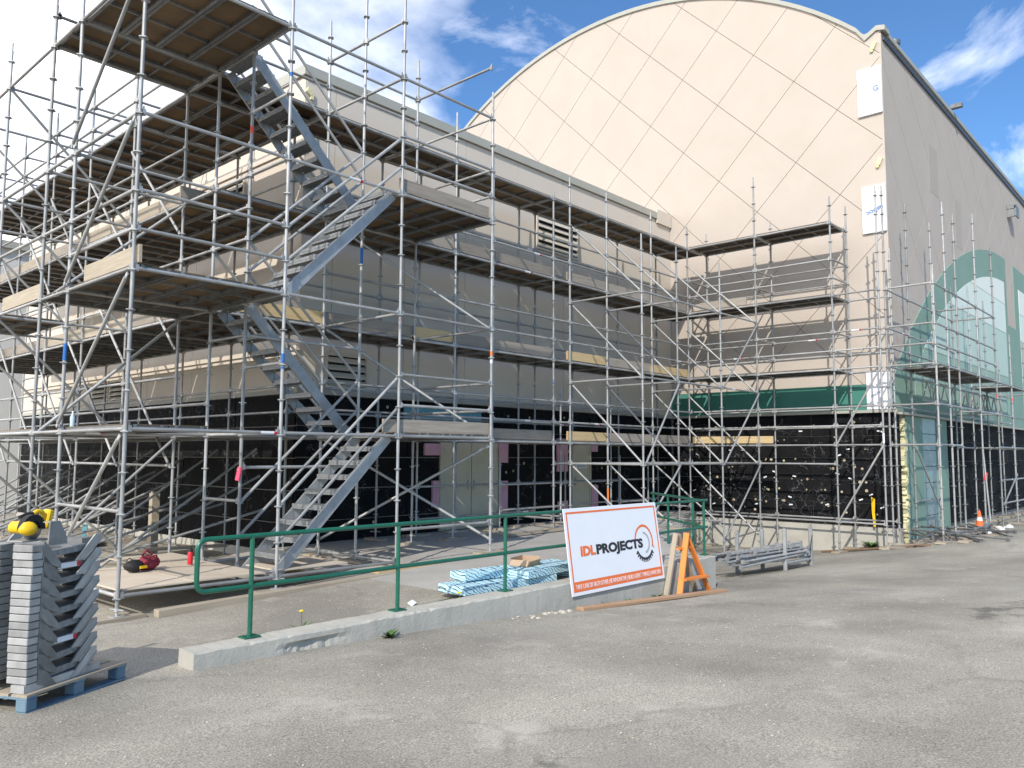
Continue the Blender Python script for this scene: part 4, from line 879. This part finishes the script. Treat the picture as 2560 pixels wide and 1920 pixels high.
wood_o = mat('orange_brown_plank', (.36, .20, .10), (.50, .33, .20), 3, .85, stretch=(.6, 9, 9), contrast=.7)
plank(gp(8.85, 6.72), gp(12.45, 6.45), .13, .045, wood_o, 'timber_plank', 'orange-brown timber plank lying on the asphalt below the sign board')
plank((4.5, 9.86, -.285), (8.2, 9.80, -.20), .14, .09, wood_p, 'timber_plank', 'long pale timber beam on the ground under the front of the stair tower')
plank((7.9, 9.95, -.13), (10.0, 9.9, -.12), .19, .05, wood_y, 'timber_plank', 'short yellowish timber plank beside the stair tower foot')
plank((6.5, 10.6, -.13), (7.1, 10.75, -.12), .2, .05, wood_y, 'timber_block', 'short thick timber block under the lowest stair tread')
plank((12.9, 11.75, -.05), (16.9, 11.9, -.05), .24, .045, wood_p, 'timber_plank', 'dusty sole plank lying in front of the beige double door')
plank((15.5, 12.0, -.05), (18.6, 11.95, -.05), .24, .05, wood_y, 'timber_plank', 'yellowish sole plank lying before the single door')
plank(gp(22.2, 8.5), gp(21.0, 5.6), .28, .045, rust, 'timber_plank', 'rust-brown sole plank along the foot of the gable scaffold')
plank(gp(20.9, 6.3), gp(24.2, 5.0), .26, .045, wood_g, 'timber_plank', 'weathered plank under the corner scaffold pointing at the cone')
plank(gp(21.3, 4.9), gp(24.6, 4.75), .24, .045, wood_p, 'timber_plank', 'pale plank on the asphalt at the foot of the corner scaffold')
plank(gp(22.8, 5.9), gp(25.6, 5.2), .24, .045, wood_g, 'timber_plank', 'grey plank under the heap of loose scaffold tubes', lift=.05)
plank(gp(29.5, 5.0), gp(35.5, 4.95), .26, .05, wood_g, 'timber_plank', 'long plank on the ground beside the distant black wall')
plank((6.4, 15.0, gz(6.4, 15)+.02), (8.2, 15.1, gz(8.2, 15)+.02), .24, .045, wood_p, 'timber_plank', 'plank lying beside the stripped corner of the low wing', lift=.25)
tp = thing('timber_post', 'upright weathered timber post standing under the end wall scaffold', 'post', (7.4, 16.5, gz(7.4, 16.5)))
MB().box((0, 0, .62), (.15, .15, 1.25)).build('post', wood_p, tp); MB().box((.0, 0, 1.26), (.13, .06, .03)).build('cleat', wood_g, tp)

# ------------------------------------------------------------------ tube rack
rk = thing('tube_rack', 'steel stillage with four stub posts standing on the asphalt', 'rack', (16.6, 7.4, gz(16.6, 7.4)))
posts = [(16.52, 7.16), (17.62, 7.05), (15.76, 7.86), (16.78, 7.78)]
for x, y in posts:
    o = wbuild(MB().box((x, y, gz(x, y)+.43), (.075, .075, .87)), 'post', galv, rk); bevel(o, .015)
    wbuild(MB().box((x, y, gz(x, y)+.875), (.05, .05, .03)), 'post_cap', galv, rk)
for a, b in ((0, 1), (2, 3)):
    p, q = posts[a], posts[b]; p = Vector((*p, gz(*p)+.16)); q = Vector((*q, gz(*q)+.16)); wbuild(MB().tube(p, q, .04, 4), 'crossbar', galv, rk)
for a, b in ((0, 2), (1, 3)):
    p, q = posts[a], posts[b]; p = Vector((*p, gz(*p)+.22)); q = Vector((*q, gz(*q)+.22)); wbuild(MB().tube(p, q, .04, 4), 'crossbar', galv, rk)
dr = Vector((.97, -.16, 0)).normalized(); pr = Vector((.16, .97, 0)).normalized()
cen = Vector((16.25, 7.45, 0)); random.seed(21); tubs = []
lab_t = 'galvanised scaffold tube bundled in the steel stillage'
for j in range(4):
    for i in range(8-j):
        l = random.choice([2.15, 2.5, 2.6, 1.6]); c = cen+pr*((i-(7-j)/2)*.082+random.uniform(-.02, .02))+dr*random.uniform(-.35, .3)
        z = gz(16.6, 7.4)+.29+j*.062+random.uniform(0, .01); an = random.uniform(-.05, .05)
        d = (Matrix.Rotation(an, 3, 'Z') @ dr); d.z = random.uniform(-.02, .02)+.02
        mb = MB().tube(-d*l/2, d*l/2, TR, 8)
        for e in (-1, 1): mb.box(d*(e*(l/2+.02)), (.07, .05, .08), Matrix.Rotation(math.atan2(d.y, d.x), 3, 'Z'))
        if j == 3:
            for k in range(-2, 3): mb.tube(d*(k*.42)-d*.01, d*(k*.42)+d*.01, .052, 8)
        o = mb.build('loose_tube', galv, None, c+Vector((0, 0, z))); tag(o, lab_t, 'tube', 'tubes in the stillage')
random.seed(5)
st = MB().path([(0, 0, .0), (.03, -.02, .2), (.01, -.05, .45), (.07, -.06, .62), (.12, -.03, .52), (.1, 0, .3)], .008, 6).build('strap', rubber, rk, rel(rk, (17.5, 7.05, gz(17.5, 7.05)+.05)))

# heap of loose tubes by the corner scaffold
for i in range(16):
    x, y = 23.2+random.uniform(-1.2, 1.4), 5.35+random.uniform(-.35, .75); l = random.choice([1.1, 2.1, 2.5, 3.0]); an = random.choice([.1, .5, -.2, .9])+random.uniform(-.3, .3)
    d = Vector((math.cos(an), math.sin(an), random.uniform(-.05, .08)))
    mb = MB().tube(-d*l/2, d*l/2, TR, 8)
    for e in (-1, 1): mb.box(d*(e*(l/2+.02)), (.07, .05, .08), Matrix.Rotation(an, 3, 'Z'))
    tag(mb.build('loose_tube', galvd, None, (x, y, gz(x, y)+.14+.03*(i % 5))), 'loose galvanised tube in the heap at the corner scaffold foot', 'tube', 'tubes heaped at the corner')

# ------------------------------------------------------------------ cones and small litter
cn = thing('traffic_cone', 'orange traffic cone with white band near the far black wall', 'cone', (28.9, 6.15, gz(28.9, 6.15)))
MB().box((0, 0, .015), (.3, .3, .03)).build('base', orange_s, cn); MB().lathe([(.12, .03), (.03, .5), (.02, .51)], 16).build('body', orange_s, cn); MB().lathe([(.092, .19), (.064, .32)], 16).build('band', conew, cn)
def rocks(name, label, cat, n, fx, r0, r1, m, kind=None, group=None):
    base = bmesh.new(); bmesh.ops.create_icosphere(base, subdivisions=1, radius=1); bv = [v.co.copy() for v in base.verts]; bf = [[v.index for v in f.verts] for f in base.faces]; base.free()
    mb = MB(); single = []
    for i in range(n):
        x, y, z = fx(); r = random.uniform(r0, r1); s_ = Vector((r*random.uniform(.7, 1.4), r*random.uniform(.7, 1.3), r*random.uniform(.4, .8)))
        rot = Matrix.Rotation(random.uniform(0, 6), 3, 'Z'); vv = [rot @ Vector((v.x*s_.x*random.uniform(.8, 1.2), v.y*s_.y*random.uniform(.8, 1.2), v.z*s_.z)) for v in bv]
        if kind: mb.add([v+Vector((x, y, z+s_.z*.5)) for v in vv], bf)
        else:
            o = MB().add(vv, bf).build(name, m, None, (x, y, z+s_.z*.6)); tag(o, label, cat, group)
    if kind: o = mb.build(name, m); o['kind'] = kind; o['label'] = label; o['category'] = cat
def gpt(x0, x1, y0, y1):
    x, y = random.uniform(x0, x1), random.uniform(y0, y1); return x, y, gz(x, y)
rocks('gravel', 'loose gravel grains strewn over the dusty asphalt', 'gravel', 700, lambda: gpt(1.0, 14, 1.6, 6.8), .003, .008, rockm, kind='stuff')
def padpt():
    x, y = random.uniform(4.0, 12.5), random.uniform(7.25, 9.7); return x, y, base_z(x, y)
rocks('pavement_gravel', 'loose gravel grains strewn over the raised pavement behind the kerb', 'gravel', 300, padpt, .003, .009, rockm, kind='stuff')
rocks('rubble_stone', 'small pale rubble stone beside the kerb left of the sign', 'stone', 14, lambda: gpt(7.5, 8.7, 6.55, 6.85), .02, .05, rockm, group='rubble beside the kerb')
rocks('rubble_lump', 'white rubble lump on the asphalt near the traffic cone', 'stone', 9, lambda: gpt(25.2, 27.6, 4.9, 5.3), .05, .13, foamw, group='white rubble near the cone')
# insulation sheets behind the kerb
def scrib():
    m = mat('printed_foam', (.42, .66, .74), (.50, .73, .80), 6, .8); t = m.node_tree; b = t.nodes['Principled BSDF']; src = b.inputs['Base Color'].links[0].from_socket
    tcn = t.nodes.new('ShaderNodeTexCoord'); mp = t.nodes.new('ShaderNodeMapping'); mp.inputs['Scale'].default_value = (4, 2, 7); mp.inputs['Rotation'].default_value = (0, .7, .3)
    t.links.new(tcn.outputs['Object'], mp.inputs[0]); wv = t.nodes.new('ShaderNodeTexWave'); wv.inputs['Scale'].default_value = 1.4; wv.inputs['Distortion'].default_value = 9; wv.inputs['Detail'].default_value = 3; t.links.new(mp.outputs[0], wv.inputs[0])
    rp = t.nodes.new('ShaderNodeValToRGB'); rp.color_ramp.elements[0].position = .10; rp.color_ramp.elements[1].position = .17; t.links.new(wv.outputs[0], rp.inputs[0])
    mx = t.nodes.new('ShaderNodeMix'); mx.data_type = 'RGBA'; t.links.new(rp.outputs[0], mx.inputs[0]); mx.inputs[6].default_value = (.06, .09, .11, 1); t.links.new(src, mx.inputs[7]); t.links.new(mx.outputs[2], b.inputs['Base Color']); return m
pf = scrib()
for i, (x, y, sx, sy, z, rz, lab) in enumerate(((8.15, 7.55, 1.75, .52, -.085, -.05, 'lowest printed pale blue foam sheet behind the kerb'), (8.95, 7.50, 1.3, .5, .025, .09, 'pale blue foam sheet on the stack, nearest the sign board'), (8.2, 7.72, 1.25, .34, .03, -.12, 'narrow pale blue foam sheet topmost on the stack behind the kerb'), (9.9, 7.7, 1.1, .5, -.07, .2, 'pale blue foam sheet partly behind the sign board'))):
    o = bevel(MB().box((0, 0, .055), (sx, sy, .105)).build('foam_sheet', pf, None, (x, y, z), (0, 0, rz)), .006); tag(o, lab, 'foam sheet', 'foam sheets behind the kerb')
cb = thing('cardboard_box', 'torn brown cardboard carton on top of the blue foam sheets', 'box', (8.75, 7.62, .135), .25)
MB().box((0, 0, .003), (.38, .28, .006)).build('base', card, cb); MB().box((.19, 0, .06), (.006, .28, .11)).build('side', card, cb); MB().box((-.19, 0, .05), (.006, .28, .09), Matrix.Rotation(.5, 3, 'Y')).build('flap', card, cb); MB().box((0, .14, .06), (.38, .006, .11)).build('side', card, cb); MB().box((0, -.14, .04), (.38, .006, .08), Matrix.Rotation(.4, 3, 'X')).build('flap', card, cb)
tag(MB().add([(0, 0, 0), (.1, .02, .03), (.11, .1, .05), (.03, .12, .02), (.05, .05, .07)], [(0, 1, 4), (1, 2, 4), (2, 3, 4), (3, 0, 4)]).build('paper_scrap', foamw, None, (6.75, 7.75, base_z(6.75, 7.75)+.004)), 'crumpled white paper scrap on the pavement behind the kerb', 'paper')
# tool bag, bottles
tb = thing('tool_bag', 'open maroon and black tool bag slumped on the tower ground landing', 'bag', (5.02, 11.42, L(0)+.105), .3)
def blob(c, r, m, name, par, seed=1, n=2):
    random.seed(seed); bm = bmesh.new(); bmesh.ops.create_icosphere(bm, subdivisions=n, radius=1)
    mb = MB().add([Vector(c)+Vector((v.co.x*r[0]*random.uniform(.86, 1.12), v.co.y*r[1]*random.uniform(.86, 1.12), max(-.98, v.co.z)*r[2]*random.uniform(.9, 1.08))) for v in bm.verts], [[v.index for v in f.verts] for f in bm.faces], True); bm.free()
    return mb.build(name, m, par)
blob((.06, 0, .10), (.17, .13, .11), maroon, 'body', tb, 3); blob((-.17, .0, .085), (.15, .12, .09), rubber, 'pocket', tb, 4)
MB().path([(-.1, -.1, .12), (-.02, -.14, .2), (.08, -.13, .21), (.14, -.12, .1)], .014, 6).path([(.0, .05, .2), (.08, .06, .27), (.16, .04, .2)], .016, 6).build('strap', maroon, tb)
MB().box((-.12, -.125, .07), (.11, .02, .035)).build('tool', yellow, tb); MB().path([(-.28, -.05, .1), (-.3, 0, .16), (-.22, .04, .19), (-.2, -.06, .15)], .008, 5).build('cable', rubber, tb)
wb = thing('drink_bottle', 'red metal drink bottle with black cap standing on the tower ground landing', 'bottle', (5.72, 11.5, L(0)+.102))
MB().lathe([(.036, 0), (.038, .01), (.038, .17), (.03, .195)], 16).build('body', red, wb); MB().lathe([(.031, .195), (.033, .225), (.018, .24), (.016, .265), (.008, .275)], 14).build('cap', rubber, wb); MB().lathe([(.0385, .002), (.0388, .012)], 16).build('base_ring', khaki, wb)
pb = thing('water_bottle', 'clear plastic water bottle standing on the second-lift deck', 'bottle', (4.35, 12.45, L(2)+.097))
MB().lathe([(.03, 0), (.034, .02), (.031, .07), (.034, .1), (.034, .15), (.014, .2), (.013, .22)], 14).build('body', glassblue, pb); MB().lathe([(.015, .22), (.015, .24)], 12).build('cap', foamw, pb)
tg = tag(MB().box((0, 0, 0), (.012, .09, .2), Matrix.Rotation(.15, 3, 'Y')).build('inspection_tag', pink_tag, None, (6.20, 11.06, 1.40), (.1, 0, .2)), 'small pink inspection tag hanging on a stair tower standard', 'tag')
tg2 = tag(MB().box((0, 0, 0), (.012, .09, .22)).build('inspection_tag', red, None, (25.86, 5.3, 1.15), (.1, .1, .1)), 'small red inspection tag hanging on the corner scaffold', 'tag')
# blue debris at the end wall foot
bd = tag(MB().add([(0, 0, 0), (1.6, 0, 0), (1.7, 0, .35), (1.3, 0, .42), (1.1, 0, .36), (.8, 0, .45), (.5, 0, .4), (.1, 0, .46)]+[(x, .09, z) for x, z in ((0, 0), (1.6, 0), (1.7, .35), (1.3, .42), (1.1, .36), (.8, .45), (.5, .4), (.1, .46))], [tuple(range(8)), tuple(range(15, 7, -1))]+[(i, i+8, (i+1) % 8+8, (i+1) % 8) for i in range(8)]).build('broken_foam_board', blueb, None, (6.7, 18.2, gz(7, 18)+.0), (.12, 0, 1.2)), 'broken teal foam board leaning at the end wall foot', 'foam board')

# ------------------------------------------------------------------ pallet with stacked stair units and saw
C0 = Vector((2.09, 6.58, 0)); AN = math.atan2(.455, .89); pzg = gz(2.3, 7.0)
plt = thing('pallet', 'blue-painted timber pallet under the stacked stair units', 'pallet', (C0.x, C0.y, pzg), AN)
def LB(mb, name, m, root): return mb.build(name, m, root)
for k, b in enumerate((0, .53, 1.06)): LB(MB().b2((0, b, 0), (1.0, b+.1, .018)), 'bottom_board', bluepaint, plt)
for a in (0, .45, .9):
    for b in (.0, .53, 1.06): bevel(LB(MB().b2((a, b+.004, .018), (a+.1, b+.1, .105)), 'block', bluepaint, plt), .006)
for a in (0, .45, .9): LB(MB().b2((a, 0, .105), (a+.1, 1.16, .122)), 'stringer_board', bluepaint, plt)
for k in range(7): LB(MB().b2((0, k*.168, .1225), (1.0, k*.168+.14, .14)), 'top_board', wood_p, plt)
z00 = .142
base = tag(MB().b2((.02, .05, 0), (.75, .17, .055)).b2((.02, .75, 0), (.75, .87, .055)).build('steel_bearer', galv, None, (C0.x, C0.y, pzg+z00), (0, 0, AN)), 'flat galvanised steel bearer between pallet and stacked stair units', 'bearer')
PI_ = .112; ORD = ['lowest', 'second', 'third', 'fourth', 'fifth', 'sixth', 'seventh', 'eighth']
def unit(i, top):
    u = thing('stair_unit', ('galvanised stair unit, '+ORD[i]+' up from the pallet in the stack'+(', with a red sticker' if i in (2, 7) else '')) if not top else 'topmost galvanised stair unit of the stack, saw resting on it', 'stair unit', (C0.x, C0.y, pzg+z00+.057+i*PI_), AN, 'stacked stair units')
    ju = random.uniform(-.006, .006)
    for k in range(2): bevel(LB(MB().b2((.03+ju, .05, k*.056+.002), (.13+ju, .23, k*.056+.052)), 'bracket_block', galv, u), .004)
    for k in range(2): bevel(LB(MB().b2((.02+ju, .34, k*.056+.002), (.15+ju, .80, k*.056+.052)), 'bracket_block', galv, u), .004)
    for b in (.045, .84):
        LB(MB().prism([(.13, -.02), (.30, -.09), (.30, -.05), (.14, .13), (.13, .13)], (ju, b, 0), (1, 0, 0), (0, 0, 1), (0, 1, 0), .01), 'gusset', galvd, u)
        LB(MB().prism([(.44, -.05), (.52, -.05), (.70, .10), (.70, .14), (.64, .14)], (ju, b, 0), (1, 0, 0), (0, 0, 1), (0, 1, 0), .012), 'gusset', galv, u)
        LB(MB().add([(.52+ju, b-.004, -.05), (.70+ju, b-.004, .10), (.70+ju, b+.05, .10), (.52+ju, b+.05, -.05), (.525+ju, b-.004, -.058), (.705+ju, b-.004, .092), (.705+ju, b+.05, .092), (.525+ju, b+.05, -.058)], [(0, 1, 2, 3), (7, 6, 5, 4), (0, 4, 5, 1), (1, 5, 6, 2), (2, 6, 7, 3), (3, 7, 4, 0)]), 'flange', galv, u)
    LB(MB().box((.40, .45, .035), (.33, .76, .048), Matrix.Rotation(-.06, 3, 'Y')), 'tread', tread_m, u)
    for k in range(2): LB(MB().b2((.60+ju, .14, k*.056+.002), (.70+ju, .32, k*.056+.05)), 'bracket_block', galvd, u)
    if i in (2, 7): LB(MB().box((.40, .066, .035), (.22, .004, .04)), 'sticker', white_s, u); LB(MB().box((.49, .063, .035), (.035, .004, .036)), 'sticker_mark', red, u)
    return u
for i in range(9): unit(i, i == 8)
ztop = pzg+z00+.057+9*PI_
# tall end plate and top tread of the stack
ep = thing('stair_end_plate', 'upright grey stair end plate standing on top of the stack', 'plate', (C0.x, C0.y, ztop), AN)
LB(MB().prism([(.18, -.02), (.36, -.02), (.36, .02), (.28, .16), (.19, .16)], (0, .06, 0), (1, 0, 0), (0, 0, 1), (0, 1, 0), .012), 'plate', galvd, ep); LB(MB().b2((.19, .072, .15), (.28, .13, .158)), 'flange', galv, ep)
# second stack at the pallet's hidden end
s2 = thing('stair_unit_bundle', 'grey stair unit bundle with yellow strap behind the pallet stack', 'stair unit', (C0.x, C0.y, pzg+z00), AN)
for k in range(16): LB(MB().b2((-.02, .9, .06+k*.058), (.55, 1.12, .06+k*.058+.05)), 'bracket_block', galv, s2)
LB(MB().b2((-.03, .88, .45), (-.022, 1.14, .68)), 'strap', yellow, s2); LB(MB().b2((-.02, .9, 0), (.55, 1.12, .058)), 'bearer', galv, s2)
sw = thing('circular_saw', 'yellow and black cordless circular saw lying on the stacked stair units', 'saw', (C0.x+.02, C0.y+.16, ztop+.005), AN)
MB().lathe([(.002, -.001), (.092, -.001), (.092, .001), (.002, .001)], 24).build('blade', khaki, sw, (.12, .12, .095), (R(90), 0, .0))
mb = MB(); n = 18
vs = []
for k in range(n+1):
    a = R(-5+190*k/n)
    for r in (.06, .108):
        for yy in (-.02, .03): vs.append((r*math.cos(a), yy, r*math.sin(a)))
mb.add(vs, [(4*k+a, 4*k+b, 4*k+4+b, 4*k+4+a) for k in range(n) for a, b in ((0, 1), (1, 3), (3, 2), (2, 0))]); mb.build('blade_guard', rubber, sw, (.12, .12, .095))
bevel(MB().box((0, 0, 0), (.27, .15, .012)).build('sole', galv, sw, (.12, .14, .008)), .004)
MB().tube((.12, .15, .10), (.12, .30, .10), .048, 12).build('motor', yellow, sw); blob((.03, .06, .10), (.075, .06, .055), yellow, 'housing', sw, 9)
MB().path(bend([(.16, .2, .13), (.22, .2, .22), (.30, .2, .21), (.32, .2, .10), (.2, .2, .08)], .04), .018, 8).build('handle', yellow, sw); bevel(MB().box((.335, .2, .15), (.05, .075, .15), Matrix.Rotation(.25, 3, 'Y')).build('battery', yellow, sw), .01)
MB().path([(.08, .2, .18), (.14, .2, .2), (.2, .2, .2)], .016, 8).build('grip', rubber, sw)

# ------------------------------------------------------------------ weeds
def weed(name, label, loc, h, n, seed, flw=False, grp=None):
    random.seed(seed); t = thing(name, label, 'plant', loc, group=grp); mb = MB()
    for k in range(n):
        a = random.uniform(0, 6.28); l = h*random.uniform(.5, 1); wv = l*.11; o = Vector((math.cos(a), math.sin(a), 0)); sd = Vector((-o.y, o.x, 0)); e = random.uniform(.25, 1.1)
        p = [o*(l*t_*math.cos(e-.5*t_))+Vector((0, 0, l*t_*math.sin(e)*(1-.3*t_))) for t_ in (0, .35, .7, 1)]; ws = (.25*wv, wv, .8*wv, 0)
        vs = []
        for q, w_ in zip(p, ws): vs += [q-sd*w_, q+sd*w_]
        mb.add(vs, [(0, 1, 3, 2), (2, 3, 5, 4), (4, 5, 7, 6)])
    mb.build('leaves', leafm, t)
    if flw:
        MB().path([(0, 0, 0), (.005, .003, .1), (.003, 0, h*1.25)], .004, 6).build('stem', leafm, t); MB().lathe([(.004, -.012), (.028, 0), (.03, .008), (.01, .016)], 12).build('flower_head', flower, t, (.003, 0, h*1.25))
weed('weed', 'leafy weed sprouting at the foot of the kerb face', (5.66, 6.84, gz(5.66, 6.84)), .16, 34, 1)
weed('dandelion', 'single yellow dandelion growing behind the kerb', (5.22, 7.85, base_z(5.22, 7.85)), .17, 10, 2, True)
weed('dandelion', 'second yellow dandelion beside the blue foam sheets', (7.15, 7.32, base_z(7.15, 7.32)), .12, 26, 3, True)
weed('weed', 'grassy weed between the barricade leg and the kerb', (11.0, 6.83, gz(11, 6.83)), .15, 30, 4)
weed('weed', 'green weed at the foot of the gable foundation', (22.9, 7.5, gz(22.9, 7.5)), .32, 60, 5)
for k, x in enumerate((9.6, 10.2)): weed('weed_tuft', 'low grass tuft under the sign board', (x, 6.84, gz(x, 6.84)), .09, 18, 10+k, grp='tufts under the sign')
yb_ = thing('yellow_tape', 'strip of yellow caution tape against the black gable base', 'tape', (22.95, 7.38, -.2))
MB().add([(0, 0, 0), (0, .06, 0), (.02, .02, .4), (.02, .1, .4), (0, .0, .75), (0, .1, .8)], [(0, 1, 3, 2), (2, 3, 5, 4)]).build('strip', yellow, yb_)
